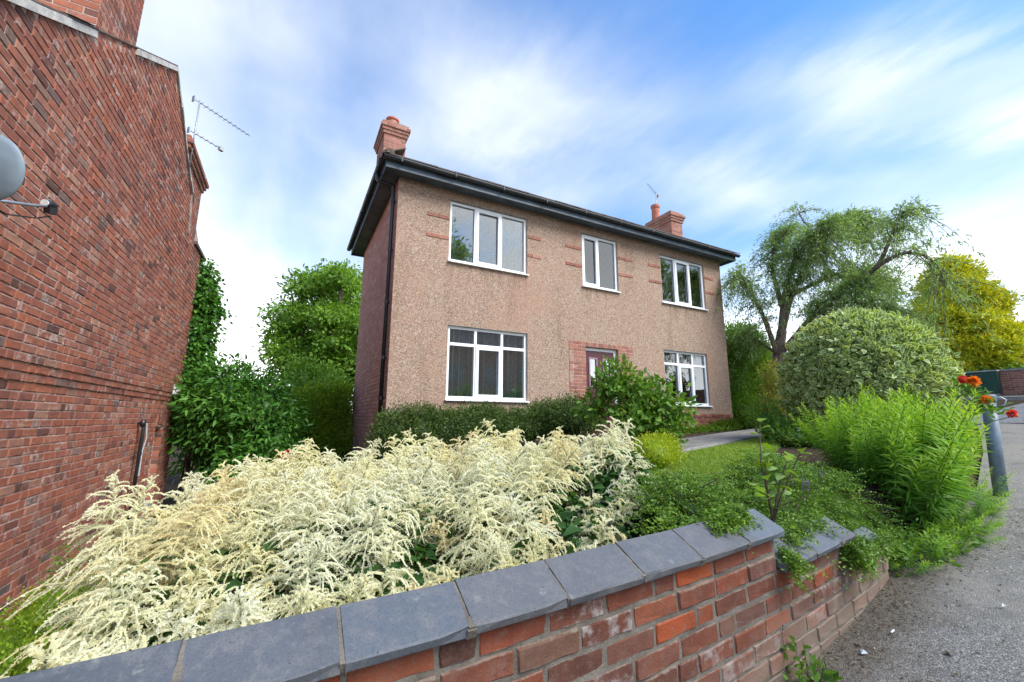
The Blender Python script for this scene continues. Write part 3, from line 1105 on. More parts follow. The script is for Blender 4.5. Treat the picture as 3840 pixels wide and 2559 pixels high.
# ================================================================== THE HOUSE ON THE LEFT (brick gable)
LX = -1.93
M_VERGE = mortar_mat('pale_verge_mortar', (0.58, 0.55, 0.50, 1), (0.36, 0.34, 0.31, 1), 40)
lh = empty('brick_house', (-4.2, 7.2, -0.5), 'tall red brick gable house with satellite dish, standing beside a narrow side passage', 'house')
APEX = (7.07, 6.32); SEAM_Y = 9.15; REAR_Y = 10.45


def gable_top(y):
    if y < APEX[0]:
        return APEX[1] - (APEX[0] - y) * 0.668
    if y < SEAM_Y:
        return APEX[1] - (y - APEX[0]) * 0.56
    return 4.62


def wall_step(z):
    """the wall oversails in three small corbels above the ground storey"""
    s = 0.0
    for zz in (1.58, 1.655, 1.73):
        if z > zz: s += 0.011
    return s


# mortar body of the gable, following the corbels
mb = MB()
YA = 1.2
prof_y = [YA, 4.77, 5.66, APEX[0], SEAM_Y, SEAM_Y + 0.001, REAR_Y]
# body: lower and upper slab
WIN_L = (9.14, 9.62, -0.17, 1.13)     # arched side window y0,y1,z0,z1
mb.box(-8.5, LX - 0.006, YA, WIN_L[0], -0.6, 1.58).box(-8.5, LX - 0.006, WIN_L[1], REAR_Y, -0.6, 1.58)
mb.box(-8.5, LX - 0.006, WIN_L[0], WIN_L[1], -0.6, WIN_L[2]).box(-8.5, LX - 0.006, WIN_L[0], WIN_L[1], WIN_L[3], 1.58)
mb.box(-8.5, LX - 0.5, WIN_L[0], WIN_L[1], WIN_L[2], WIN_L[3])
mb.box(-8.5, LX + 0.005, YA, REAR_Y, 1.5805, 1.655)
mb.box(-8.5, LX + 0.016, YA, REAR_Y, 1.6555, 1.73)
xs_ = LX + 0.027
up = [(YA, 1.7305), (REAR_Y, 1.7305), (REAR_Y, 4.60), (SEAM_Y, 4.60), (SEAM_Y, gable_top(SEAM_Y - .01)), APEX, (YA, gable_top(YA))]
V = [(xs_, y, z) for y, z in up] + [(-8.5, y, z) for y, z in up]
n_ = len(up)
F = [tuple(range(n_)), tuple(range(n_, 2 * n_))[::-1]] + [(i, i + n_, (i + 1) % n_ + n_, (i + 1) % n_) for i in range(n_)]
mb.add(V, F)
body = mb.build('wall', M_MORT_L, lh)


def brick_row_seq(rg, y0, y1, flemish):
    out, y = [], y0
    k = rg.randrange(4)
    while y < y1 - 0.03:
        hd = (k % 4 == 3) if not flemish else (k % 2 == 1)
        if rg.random() < 0.12: hd = not hd
        L = 0.1025 if hd else BR_L
        L = min(L, y1 - y)
        out.append((y + L / 2, L))
        y += L + 0.0098
        k += 1
    return out


rg = random.Random(21)
rows = []
z = -0.52
while z < 6.4:
    zc = z + 0.0325
    y0 = 2.2 + rg.uniform(0, .22)
    spans = [(y0, REAR_Y)]
    if WIN_L[2] - .03 < zc < WIN_L[3] + .23:
        spans = [(y0, WIN_L[0] - .004), (WIN_L[1] + .004, REAR_Y)]
    for (yc, L) in [q for sp_ in spans for q in brick_row_seq(rg, sp_[0], sp_[1], False)]:
        if zc + 0.03 > gable_top(yc): continue
        rows.append((yc, zc, L))
    z += 0.0748
rows = np.array(rows)
xf = np.array([LX + wall_step(zc) for zc in rows[:, 1]])
# the largest in the picture become bricks of their own, the rest one mesh
dist = np.sqrt(xf ** 2 + rows[:, 0] ** 2 + (rows[:, 1] - CAM_Z) ** 2)
score = rows[:, 2] * np.abs(xf) / dist ** 3
dirs = np.stack([xf, rows[:, 0], rows[:, 1] - CAM_Z], 1)
zf = dirs @ C_F
pxs = IMG_W / 2 + FPX * (dirs @ C_R) / zf
pys = IMG_H / 2 - FPX * (dirs @ C_U) / zf
seen = (pxs > -60) & (pys > -40) & (pys < 2300) & (rows[:, 1] > -0.3)
order = np.argsort(-np.where(seen, score, 0))
big = set(order[:300].tolist())
lm_s = [fast_mesh('brick', np.array(v), f, M_LEFT_O) for v, f in (brick_geo(BR_L, BR_H, 0.05, 200 + s, 10, 0.0028, 0.005) for s in range(6))]
lm_h = [fast_mesh('brick', np.array(v), f, M_LEFT_O) for v, f in (brick_geo(0.1025, BR_H, 0.05, 230 + s, 10, 0.0028, 0.005) for s in range(4))]
RV, RF, RR = [], [], []
RZ = np.array([[0, -1, 0], [1, 0, 0], [0, 0, 1.0]])
base4 = {}
for i, (yc, zc, L) in enumerate(rows):
    x = xf[i] + rg.uniform(-.0015, .003)
    if i in big:
        me = lm_s[i % 6] if L > 0.15 else lm_h[i % 4]
        o = bpy.data.objects.new('brick', me)
        link(o, lh, (x, yc, zc))
        o.rotation_euler = (0, rg.uniform(-.01, .01), math.pi / 2 + rg.uniform(-.006, .006))
        o.scale = (L / (BR_L if L > .15 else .1025), 1, 1)
    else:
        v, f = brick_geo(L, BR_H, 0.03, i, 4, 0.002, 0.004)
        v = np.array(v)
        w_ = np.stack([x - v[:, 1], yc + v[:, 0], zc + v[:, 2]], 1)
        b0 = len(RV)
        RV.extend(map(tuple, w_)); RF.extend([tuple(q + b0 for q in ff) for ff in f]); RR.extend([rg.random()] * len(v))
loc = WORLD_LOC[lh]
me = fast_mesh('brickwork', np.array(RV) - loc, RF, M_LEFT_A, {'rnd': RR})
o = bpy.data.objects.new('brickwork', me); link(o, lh, loc); o['kind'] = 'stuff'

# arched window: soldier bricks, dark opening, frame, sill
mb = MB()
wy0, wy1, wz0, wz1 = WIN_L
mb.box(LX - 0.14, LX + 0.03, wy0 + .003, wy1 - .003, wz0 + .001, wz0 + 0.06)        # stone sill
sill = mb.build('window_sill', M_GREYPIPE, lh)
wn = MB()
fa, fb = LX - .16, LX - .10
wn.box(fa, fb, wy0 + .002, wy0 + .06, wz0 + .062, wz1 - .002).box(fa, fb, wy1 - .06, wy1 - .002, wz0 + .062, wz1 - .002)
wn.box(fa, fb, wy0 + .06, wy1 - .06, wz0 + .062, wz0 + .12).box(fa, fb, wy0 + .06, wy1 - .06, wz1 - .06, wz1 - .002)
win = wn.build('window', M_WOODWHITE, lh)
MB().box(fa + .02, fa + .028, wy0 + .06, wy1 - .06, wz0 + .12, wz1 - .06).build('pane', M_GLASS, win)
for k in range(17):      # bricks of the far reveal
    z0 = wz0 + .065 + k * .0748
    if z0 + .06 < wz1:
        MB().box(LX - .095, LX - .002, wy1 - .0075, wy1 - .0005, z0, z0 + .062).build('brick', M_LEFT_O, lh)
for k in range(7):
    t_ = (k + .5) / 7
    yc = wy0 + (wy1 - wy0) * t_
    rise = 0.04 * (1 - (2 * t_ - 1) ** 2)
    m_ = MB().box(LX - .04, LX + 0.008, yc - .033, yc + .033, wz1 + .005 + rise * 0.8, wz1 + .205 + rise)
    m_.build('arch_brick', M_LEFT_O, lh)

# verge: mortar fillet and slates along the gable, roof slopes behind
for (y0, y1) in ((YA, 4.77), (5.66, APEX[0]), (APEX[0], SEAM_Y)):
    mb = MB()
    n2 = int((y1 - y0) / .22)
    for k in range(n2):
        a = y0 + (y1 - y0) * k / n2; b_ = y0 + (y1 - y0) * (k + 1) / n2
        za, zb = gable_top(a), gable_top(b_)
        j = rg.uniform(-.008, .008)
        mb.add([(xs_ + .035 + j, a, za - .02), (xs_ + .035 + j, b_, zb - .02), (xs_ + .03 + j, b_, zb + .055), (xs_ + .03 + j, a, za + .055),
                (xs_ - .2, a, za - .02), (xs_ - .2, b_, zb - .02), (xs_ - .2, b_, zb + .06), (xs_ - .2, a, za + .06)],
               [(0, 1, 2, 3), (3, 2, 6, 7), (0, 3, 7, 4), (1, 5, 6, 2), (0, 4, 5, 1)])
    mb.build('verge_mortar', M_VERGE, lh)
mb = MB()
for (ya, yb, sgn) in ((YA, APEX[0], 1), (APEX[0], SEAM_Y, -1)):
    za, zb = gable_top(ya), gable_top(yb - .001)
    mb.add([(xs_ + .02, ya, za + .062), (xs_ + .02, yb, zb + .062), (-8.5, yb, zb + .058), (-8.5, ya, za + .058),
            (xs_ + .02, ya, za + .078), (xs_ + .02, yb, zb + .078), (-8.5, yb, zb + .085), (-8.5, ya, za + .085)],
           [(0, 3, 2, 1), (4, 5, 6, 7), (0, 1, 5, 4), (1, 2, 6, 5), (0, 4, 7, 3)])
roof = mb.build('roof', M_TILE, lh)
mb = MB()
yb = SEAM_Y + .001
mb.box(-8.5, xs_ + .05, REAR_Y - .75, REAR_Y + 0.16, 4.602, 4.66)
mb.build('rear_eaves', M_TILE, lh)


def chimney(parent, x0, x1, y0, y1, z0, z1, mat_o, corbels, mort, big_parts=True, seed=3, dx=0.03):
    """brick stack: mortar core, bricks, oversailing courses, flaunching"""
    rg = random.Random(seed)
    core = MB().box(x0 + .004, x1 - .004, y0 + .004, y1 - .004, z0, z1 + .001)
    st = core.build('chimney', mort, parent)
    nrow = int(round((z1 - z0) / 0.075))
    spec = []
    for r in range(nrow):
        zc = z1 - (r + .5) * 0.075
        ex = corbels[r] if r < len(corbels) else 0.0
        if ex:
            MBc = MB().box(x0 - ex + .004, x1 + ex - .004, y0 - ex + .004, y1 + ex - .004, zc - .0372, zc + .0372)
            MBc.build('corbel_course', mort, st)
        for face in range(4):
            if face in (0, 1):   # front/back along x
                a0, a1, yy = x0 - ex, x1 + ex, (y0 - ex if face == 0 else y1 + ex)
            else:
                a0, a1, yy = y0 - ex, y1 + ex, (x0 - ex if face == 2 else x1 + ex)
            full = a1 - a0
            n = max(1, int(round(full / 0.225)))
            Lb = full / n
            cuts = [a0 + Lb * q for q in range(n + 1)] if r % 2 == 0 else [a0] + [a0 + Lb * (q + .5) for q in range(n)] + [a1]
            for q in range(len(cuts) - 1):
                c, L = (cuts[q] + cuts[q + 1]) / 2, cuts[q + 1] - cuts[q] - 0.009
                spec.append((face, c, zc, L, yy))
    meshes = {}
    for (face, c, zc, L, yy) in spec:
        key = (round(L, 3), rg.randrange(2))
        if key not in meshes:
            v, f = brick_geo(L, .0655, 0.02, int(key[0] * 1000 + key[1] * 37) % 1000, 4, 0.0015, 0.003)
            meshes[key] = fast_mesh('brick', np.array(v), f, mat_o)
        o = bpy.data.objects.new('brick', meshes[key])
        if face == 0: p, rz = (c, yy, zc), 0
        elif face == 1: p, rz = (c, yy, zc), math.pi
        elif face == 2: p, rz = (yy, c, zc), -math.pi / 2
        else: p, rz = (yy, c, zc), math.pi / 2
        link(o, st, p)
        o.rotation_euler = (0, 0, rz)
    return st


def flaunch(st, x0, x1, y0, y1, z, h=0.09):
    mb = MB()
    m_ = 0.02; k = 0.09
    V = [(x0 - m_, y0 - m_, z), (x1 + m_, y0 - m_, z), (x1 + m_, y1 + m_, z), (x0 - m_, y1 + m_, z),
         (x0 + k, y0 + k, z + h), (x1 - k, y0 + k, z + h), (x1 - k, y1 - k, z + h), (x0 + k, y1 - k, z + h)]
    mb.add(V, [(3, 2, 1, 0), (4, 5, 6, 7), (0, 1, 5, 4), (1, 2, 6, 5), (2, 3, 7, 6), (3, 0, 4, 7)])
    return mb.build('flaunching', M_FLAUNCH, st)


def pot(st, x, y, z, r=0.12, h=0.3):
    mb = MB()
    mb.lathe((x, y, z), [(r * 1.1, 0), (r * 1.02, .05), (r * .92, h * .75), (r * 1.0, h * .8), (r * 1.12, h * .86), (r * 1.12, h), (r * .85, h), (r * .8, h - .12)], 20)
    return mb.build('chimney_pot', M_TERRA, st, smooth=False)


# front stack grows out of the gable, flush with it
c1 = chimney(lh, LX - 0.80, LX + 0.020 + .0075, 4.77, 5.66, 4.55, 6.62, M_LEFT_O, [0.09, 0.06, 0.03], M_MORT_L, seed=5)
flaunch(c1, LX - 0.80, LX + 0.02, 4.77, 5.66, 6.62)
pot(c1, LX - .4, 5.2, 6.68)
lead = MB()
for k in range(4):
    y = 4.755
    xa = LX + .02 - k * .2
lead.add([(xs_ + .045, 4.28, gable_top(4.28) + .09), (xs_ + .045, 4.768, gable_top(4.768) + .09), (LX - .85, 4.768, gable_top(4.768) + .09), (LX - .85, 4.28, gable_top(4.28) + .09)], [(0, 1, 2, 3)])
lead.build('lead_flashing', M_LEADGREY, c1)
# rear stack
c2 = chimney(lh, LX - 0.62, LX + 0.020 + .0075, 8.22, 9.72, 4.58, 5.98, M_LEFT_O, [0.05, 0.09, 0.06, 0.03], M_MORT_L, seed=6)
flaunch(c2, LX - .62, LX + .02, 8.22, 9.72, 5.98)
mb = MB()     # sloping shoulder behind the rear stack
mb.add([(xs_ - .004, 9.725, 4.66), (xs_ - .004, 9.725, 4.95), (xs_ - .004, 10.35, 4.66), (LX - .62, 9.725, 4.66), (LX - .62, 9.725, 4.95), (LX - .62, 10.35, 4.66)],
       [(0, 2, 1), (3, 4, 5), (1, 2, 5, 4), (0, 1, 4, 3)])
mb.build('shoulder', M_MORT_L, lh)
# straight joint between the two builds
MB().box(xs_ - .01, xs_ + .007, SEAM_Y - .006, SEAM_Y + .010, 1.78, 4.85).build('cable', M_TWIG, lh)
MB().box(xs_, xs_ + .09, 9.80, 9.93, 1.70, 1.88).build('junction_box', M_WOODWHITE, lh)
# drains and concrete margin
dp_ = MB()
ydp, zdp = 8.12, 1.20
dp_.tube([(LX + .01, ydp, zdp), (LX + .06, ydp, zdp), (LX + .075, ydp, zdp - .05), (LX + .075, ydp, -.36)], .022, 10)
dp_.lathe((LX + .06, ydp, zdp - .05), [(.034, 0), (.034, .10)], 12)
dp = dp_.build('waste_pipe', M_PIPE, lh, smooth=True)
for zz in (.75, .1):
    MB().lathe((LX + .075, ydp, zz), [(.029, 0), (.029, .035)], 12).build('pipe_collar', M_PIPE, dp)
MB().tube([(LX + .10, ydp + .02, zdp + .0), (LX + .12, ydp + .03, zdp - .22), (LX + .10, ydp + .01, zdp - .40), (LX + .105, ydp, zdp - .75)], .010, 6).build('loose_cable', M_GREYPIPE, dp)
MB().tube([(LX + .075, 8.14, -.36), (LX + .08, 7.6, -.375), (LX + .08, 7.12, -.385)], .028, 10).build('ground_pipe', M_PIPE, dp, smooth=True)
MB().lathe((LX + .02, 7.1, -.36), [(.06, 0), (.06, .10), (.045, .12)], 14, axis=(1, 0, 0)).build('pipe_end', M_BLACK, dp, smooth=False)
MB().box(LX, LX + .26, 1.8, 8.7, -.62, -.435).build('concrete_margin', M_CEMENT, lh)

# satellite dish (hangs on the wall, a thing of its own)
dz_ = 3.06
dish = empty('satellite_dish', (LX + .03, 3.5, dz_ - .2), 'grey satellite dish with black receiver on an arm, fixed to the brick gable', 'satellite dish')
fx = np.array([0.30, 0.92, 0.20]); fx /= np.linalg.norm(fx)        # dish looks along the wall
dc = on_x(-70, 615, -1.62)
mb = MB()
DS = .58
prof = [(0.0, .0), (.10, .006), (.20, .026), (.27, .05), (.31, .068), (.315, .075), (.31, .078), (.27, .058), (.20, .034), (.10, .014), (.0, .008)]
seg = 32
u_ = np.cross(fx, (0, 0, 1)); u_ /= np.linalg.norm(u_); v_ = np.cross(u_, fx)
V, F = [], []
for r, h in prof:
    for k in range(seg):
        a = 2 * math.pi * k / seg
        V.append(dc + u_ * (r * DS * .94 * math.cos(a)) + v_ * (r * DS * 1.06 * math.sin(a)) + fx * h * DS)
for i in range(len(prof) - 1):
    for k in range(seg):
        a, b_ = i * seg + k, i * seg + (k + 1) % seg
        F.append((a, b_, b_ + seg, a + seg))
mb.add(V, F)
mb.build('reflector', M_DISH, dish, smooth=True)
bot = dc - v_ * .19 + fx * .04
lnb = on_x(190, 768, -1.60)
mb = MB(); mb.tube([bot - fx * .05, bot * .4 + lnb * .6 - v_ * .01, lnb - v_ * .02 - fx * .03], .010, 8)
mb.build('feed_arm', M_METAL, dish, smooth=True)
mb = MB(); mb.lathe(lnb, [(.014, -.04), (.024, -.028), (.027, .0), (.027, .028), (.022, .04)], 14, axis=tuple(-fx))
mb.obox(lnb - v_ * .035, fx, u_, v_, .03, .02, .03)
mb.build('receiver', M_BLACK, dish)
MB().lathe(lnb - fx * .041, [(.023, 0), (.024, -.008)], 14, axis=tuple(fx)).build('receiver_cap', M_WOODWHITE, dish)
mb = MB(); mb.tube([lnb - v_ * .08, lnb - v_ * .12 - fx * .10, bot + fx * .10 - v_ * .05, bot - v_ * .02], .005, 6)
mb.build('cable', M_BLACK, dish, smooth=True)
mb = MB(); mb.tube([dc - fx * .02, dc - fx * .10, dc - fx * .12 - v_ * .12, (LX + .05, dc[1] - .12, dc[2] - .25)], .018, 8)
mb.box(LX + .02, LX + .045, dc[1] - .22, dc[1] - .02, dc[2] - .37, dc[2] - .13)
mb.build('wall_bracket', M_METAL, dish)


# ================================================================== TELEVISION AERIALS
def aerial(loc, h, boom_dir, boom_len, n_el, label, el=.16, second=True, low=0.55):
    r = empty('television_aerial', loc, label, 'aerial')
    L = np.array(loc, float)
    bd = np.array(boom_dir, float); bd /= np.linalg.norm(bd)
    sd_ = np.cross(bd, (0, 0, 1)); sd_ /= np.linalg.norm(sd_)
    MB().tube([L, L + (0, 0, h)], .012, 8).build('mast', M_ALU, r, smooth=True)

    def yagi(z, ln, n, e):
        c = L + np.array((0, 0, z))
        bm = MB().tube([c - bd * .12, c + bd * ln], .007, 6).build('boom', M_ALU, r)
        for k in range(n):
            q = c + bd * (ln * (k + .3) / n)
            MB().tube([q - sd_ * e * (1 - .3 * k / n), q + sd_ * e * (1 - .3 * k / n)], .0045, 5).build('element', M_ALU, bm)
        MB().obox(c - bd * .1, bd, sd_, (0, 0, 1), .008, e * .5, .05).build('back_reflector', M_ALU, bm)
    yagi(h - .05, boom_len, n_el, el)
    if second:
        yagi(h * low, boom_len * .45, 5, el * .9)
        c = L + np.array((0, 0, h * low)) + bd * boom_len * .48
        MB().obox(c, bd, sd_, (0, 0, 1), .035, .03, .035).build('amplifier', M_GREYPIPE, r)
    return r


aerial((LX + .09, 8.30, 5.30), 1.45, (0.75, 0.66, 0.0), 0.95, 11, 'thin two-boom television aerial clamped to the rear chimney of the gable house', .065)

# ================================================================== THE RENDERED HOUSE
HX0, HX1, HY0, HY1 = 1.45, 10.42, 7.30, 11.40
Z_TOP = 5.70                    # soffit
Z_PL = 1.435                    # top of the brick plinth
rh = empty('rendered_house', ((HX0 + HX1) / 2, (HY0 + HY1) / 2, 0.4), 'detached two-storey house with pebbledash front, white windows, brick side and two chimneys', 'house')
ZC = CAM_Z
# openings x0,x1,z0,z1
W_UL = (2.455, 4.180, 2.925 + ZC, 4.200 + ZC)
W_LL = (2.490, 4.180, 0.312 + ZC, 1.698 + ZC)
W_UM = (5.610, 6.668, 2.915 + ZC, 4.205 + ZC)
W_UR = (8.090, 9.725, 2.868 + ZC, 4.162 + ZC)
W_LR = (8.020, 9.590, 0.318 + ZC, 1.682 + ZC)
DOOR = (5.640, 6.562, 0.86, 1.552 + ZC)
OPEN = [W_UL, W_LL, W_UM, W_UR, W_LR, DOOR]


def pierced_wall(mb, x0, x1, z0, z1, y, opens, depth):
    """front skin in cells around the openings plus the reveals"""
    xsx = sorted({x0, x1, *[o[0] for o in opens], *[o[1] for o in opens]})
    zsz = sorted({z0, z1, *[min(max(o[2], z0), z1) for o in opens], *[o[3] for o in opens]})
    for i in range(len(xsx) - 1):
        for k in range(len(zsz) - 1):
            cx, cz = (xsx[i] + xsx[i + 1]) / 2, (zsz[k] + zsz[k + 1]) / 2
            if any(o[0] < cx < o[1] and o[2] < cz < o[3] for o in opens): continue
            mb.add([(xsx[i], y, zsz[k]), (xsx[i + 1], y, zsz[k]), (xsx[i + 1], y, zsz[k + 1]), (xsx[i], y, zsz[k + 1])], [(0, 1, 2, 3)])
    for (a, b_, c, d) in opens:
        c = max(c, z0)
        q = [(a, c), (b_, c), (b_, d), (a, d)]
        for k in range(4):
            p0, p1 = q[k], q[(k + 1) % 4]
            mb.add([(p0[0], y, p0[1]), (p0[0], y + depth, p0[1]), (p1[0], y + depth, p1[1]), (p1[0], y, p1[1])], [(0, 1, 2, 3)])


mb = MB()
pierced_wall(mb, HX0, HX1, Z_PL, Z_TOP, HY0, OPEN, 0.20)
mb.add([(HX1, HY0, 0.3), (HX1, HY1, 0.3), (HX1, HY1, Z_TOP), (HX1, HY0, Z_TOP)], [(0, 1, 2, 3)])
mb.add([(HX0, HY1, 0.3), (HX0, HY1, Z_TOP), (HX1, HY1, Z_TOP), (HX1, HY1, 0.3)], [(0, 1, 2, 3)])
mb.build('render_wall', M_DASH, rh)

# brick side wall: mortar slab + bricks
MB().box(HX0 + .004, HX0 + .20, HY0 + .004, HY1 - .004, -0.3, Z_TOP - .002).build('side_wall', M_MORT_S, rh)
rg = random.Random(33)
RV, RF, RR = [], [], []
z = -0.02
row = 0
while z < Z_TOP - .07:
    zc = z + .0325
    y = HY0 + 0.001
    k = row % 2
    while y < HY1 - .02:
        L = 0.1025 if k % 2 else BR_L
        if y == HY0 + .001 and row % 2: L = 0.1025
        L = min(L, HY1 - y - .001)
        v, f = brick_geo(L, BR_H, .02, int(y * 97 + row), 4, .0015, .003)
        v = np.array(v)
        w_ = np.stack([HX0 - 0.001 + rg.uniform(-.002, .001) + v[:, 1], y + L / 2 - v[:, 0], zc + v[:, 2]], 1)
        b0 = len(RV)
        RV.extend(map(tuple, w_)); RF.extend([tuple(q + b0 for q in ff) for ff in f]); RR.extend([rg.random()] * len(v))
        y += L + .0098
        k += 1
    z += .0748
    row += 1
loc = WORLD_LOC[rh]
me = fast_mesh('side_brickwork', np.array(RV) - loc, RF, M_SIDE_A, {'rnd': RR})
o = bpy.data.objects.new('side_brickwork', me); link(o, rh, loc); o['kind'] = 'stuff'
# lime-washed patch low on the side wall, near its rear corner
lw = MB()
for r in range(4):
    for k in range(6 - r % 2):
        y0 = 10.62 + k * .112 + (r % 2) * .05
        if y0 + .1 > HY1: continue
        z0 = .56 + r * .0748
        lw.box(HX0 - .0042, HX0 - .0022, y0, y0 + .1, z0, z0 + .064)
lw.build('whitewash', plain('old_whitewash', (0.55, 0.48, 0.47), 0.9, bump=.3, var=.3, bscale=60), rh)

brick_cache = {}


def trim_brick(parent, x0, x1, z0, z1, out, mat, dep=.03, nm='brick'):
    L, h = x1 - x0, z1 - z0
    key = (round(L, 3), round(h, 3), mat.name, rg.randrange(3))
    if key not in brick_cache:
        v, f = brick_geo(L, h, dep, int(L * 1000 + h * 7000 + key[3] * 31 + len(mat.name)) % 997, 4, .0018, .004)
        brick_cache[key] = fast_mesh('brick', np.array(v), f, mat)
    o = bpy.data.objects.new(nm, brick_cache[key])
    return link(o, parent, ((x0 + x1) / 2, HY0 - out, (z0 + z1) / 2))


# plinth under the render, with a projecting top course
pl = MB().box(HX0 + .004, DOOR[0] - .003, HY0 + .006, HY0 + .2, .3, Z_PL - .0765)
pl.box(DOOR[1] + .003, HX1 - .004, HY0 + .006, HY0 + .2, .3, Z_PL - .0765)
pl.box(HX0 + .004, DOOR[0] - .003, HY0 - .012, HY0 + .2, Z_PL - .076, Z_PL - .002).box(DOOR[1] + .003, HX1 - .004, HY0 - .012, HY0 + .2, Z_PL - .076, Z_PL - .002)
plo = pl.build('plinth', M_MORT_H, rh)
for r in range(7):
    z1 = Z_PL - .004 - r * .0748
    x = HX0 + (0.0 if r % 2 else .056)
    k = r
    while x < HX1 - .05:
        if r == 0: L = .1025
        else: L = .1025 if k % 2 else BR_L
        L = min(L, HX1 - x)
        if not (x + L > DOOR[0] - .47 and x < DOOR[1] + .47) and x > 6.4:
            trim_brick(plo, x, x + L, z1 - BR_H, z1, .021 if r == 0 else .003, M_PLINTH)
        x += L + .0098
        k += 1

# door surround: toothed brick jambs and a soldier lintel
sm = MB()
sm.box(DOOR[0] - .438, DOOR[0] - .001, HY0 + .0055 - .012, HY0 + .09, .86, DOOR[3] + .1035)
sm.box(DOOR[1] + .001, DOOR[1] + .438, HY0 + .0055 - .012, HY0 + .09, .86, DOOR[3] + .1035)
sm.box(DOOR[0] - .001, DOOR[1] + .001, HY0 + .0055 - .012, HY0 + .09, DOOR[3] + .001, DOOR[3] + .1035)
sur = sm.build('door_surround', M_MORT_H, rh)
z1 = DOOR[3] + .1035
for r in range(24):
    wide = (r // 3) % 2 == 0
    if z1 - .065 < .86: break
    for side in (-1, 1):
        wd = .438 if wide else .326
        a = DOOR[0] - wd if side < 0 else DOOR[1] + .002
        cuts = ([.215, .213] if r % 2 else [.1025, .215, .1025]) if wide else ([.215, .1025] if r % 2 else [.1025, .215])
        x = a
        if side > 0: cuts = cuts[::-1]
        for L in cuts:
            trim_brick(sur, x, x + L, z1 - .065, z1, .012, M_TRIM_O)
            x += L + .0095
    z1 -= .0748
for k in range(13):
    a = DOOR[0] + .002 + k * (DOOR[1] - DOOR[0] - .004) / 13
    trim_brick(sur, a + .003, a + (DOOR[1] - DOOR[0]) / 13 - .005, DOOR[3] + .003, DOOR[3] + .1005, .012, M_TRIM_O)
# dash patches to cover the mortar core between the teeth of the jambs
tp = MB()
z1 = DOOR[3] + .1035
for r in range(24):
    if z1 - .07 < Z_PL: break
    if (r // 3) % 2 == 1:
        tp.box(DOOR[0] - .4385, DOOR[0] - .330, HY0 - .0095, HY0 + .02, z1 - .0749, z1 + .0001)
        tp.box(DOOR[1] + .330, DOOR[1] + .4385, HY0 - .0095, HY0 + .02, z1 - .0749, z1 + .0001)
    z1 -= .0748
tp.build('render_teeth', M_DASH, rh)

# brick bands beside the upper windows
for wi, (w_, la, ra) in enumerate(((W_UL, .44, .33), (W_UM, .44, .44), (W_UR, .42, .34))):
    for zb in (3.80 + ZC - .03, 3.385 + ZC - .03):
        for side, ln in ((-1, la), (1, ra)):
            a = w_[0] - ln - .012 if side < 0 else w_[1] + .012
            n1 = .215 if side < 0 else ln - .225
            n1 = max(.1, min(n1, .215))
            trim_brick(rh, a, a + n1, zb, zb + .068, .012, M_TRIM_O, nm='band_brick')
            trim_brick(rh, a + n1 + .009, a + ln, zb, zb + .068, .012, M_TRIM_O, nm='band_brick')


# ------------------------------------------------------------------ windows
def frame_rect(mb, x0, x1, z0, z1, y0, y1, t):
    """mitred-looking rectangular frame out of four butted bars"""
    mb.box(x0, x0 + t, y0, y1, z0, z1).box(x1 - t, x1, y0, y1, z0, z1)
    mb.box(x0 + t, x1 - t, y0, y1, z0, z0 + t).box(x0 + t, x1 - t, y0, y1, z1 - t, z1)


def window(o4, splits, transom=None, casement=(1,)):
    x0, x1, z0, z1 = o4
    ya, yb = HY0 + .045, HY0 + .115
    fr = MB()
    t = .05
    zt = z1 - .004
    zb = z0 + .03
    frame_rect(fr, x0 + .003, x1 - .003, zb, zt, ya, yb, t)
    xs_in = [x0 + t] + [x0 + (x1 - x0) * s for s in splits] + [x1 - t]
    tz = None
    if transom:
        tz = z1 - (z1 - z0) * transom
        for i in range(len(xs_in) - 1):
            a = xs_in[i] + (0 if i == 0 else .025); b_ = xs_in[i + 1] - (0 if i == len(xs_in) - 2 else .025)
            fr.box(a, b_, ya + .002, yb, tz - .028, tz + .028)
    for xm in xs_in[1:-1]:
        fr.box(xm - .025, xm + .025, ya + .001, yb, zb + t, zt - t)
    win = fr.build('window', M_UPVC, rh)
    sl = MB()
    sl.add([(x0 - .02, HY0 - .055, z0 - .006), (x1 + .02, HY0 - .055, z0 - .006), (x1 + .02, ya, z0 - .006), (x0 - .02, ya, z0 - .006),
            (x0 - .02, HY0 - .055, z0 + .014), (x1 + .02, HY0 - .055, z0 + .014), (x1 + .02, ya, z0 + .032), (x0 - .02, ya, z0 + .032)],
           [(3, 2, 1, 0), (4, 5, 6, 7), (0, 1, 5, 4), (1, 2, 6, 5), (2, 3, 7, 6), (3, 0, 4, 7)])
    sl.build('sill', M_UPVC, win)
    hd = MB().box(x0 + .001, x1 - .001, HY0 - .010, ya - .001, z1 - .0035, z1 + .006)
    hd.build('head_drip', M_CEMENT, win)
    for i in range(len(xs_in) - 1):
        a = xs_in[i] + (0 if i == 0 else .025); b_ = xs_in[i + 1] - (0 if i == len(xs_in) - 2 else .025)
        cells = [(zb + t, zt - t)] if not tz else [(zb + t, tz - .028), (tz + .028, zt - t)]
        for ci, (c, d) in enumerate(cells):
            aa, bb, cc, dd = a, b_, c, d
            if i in casement and ci == 0:
                cs = MB()
                frame_rect(cs, a - .018, b_ + .018, c - .018, d + .018, ya - .016, ya - .001, .062)
                frame_rect(cs, a - .004, b_ + .004, c - .004, d + .004, ya - .0008, ya + .03, .048)
                cs.build('casement', M_UPVC, win)
                aa, bb, cc, dd = a + .044, b_ - .044, c + .044, d - .044
            MB().box(aa - .004, bb + .004, ya + .036, ya + .044, cc - .004, dd + .004).build('pane', M_GLASS, win)
            gk = MB()
            frame_rect(gk, aa - .001, bb + .001, cc - .001, dd + .001, ya + .028, ya + .035, .006)
            gk.build('gasket', M_BLACK, win)
    return win


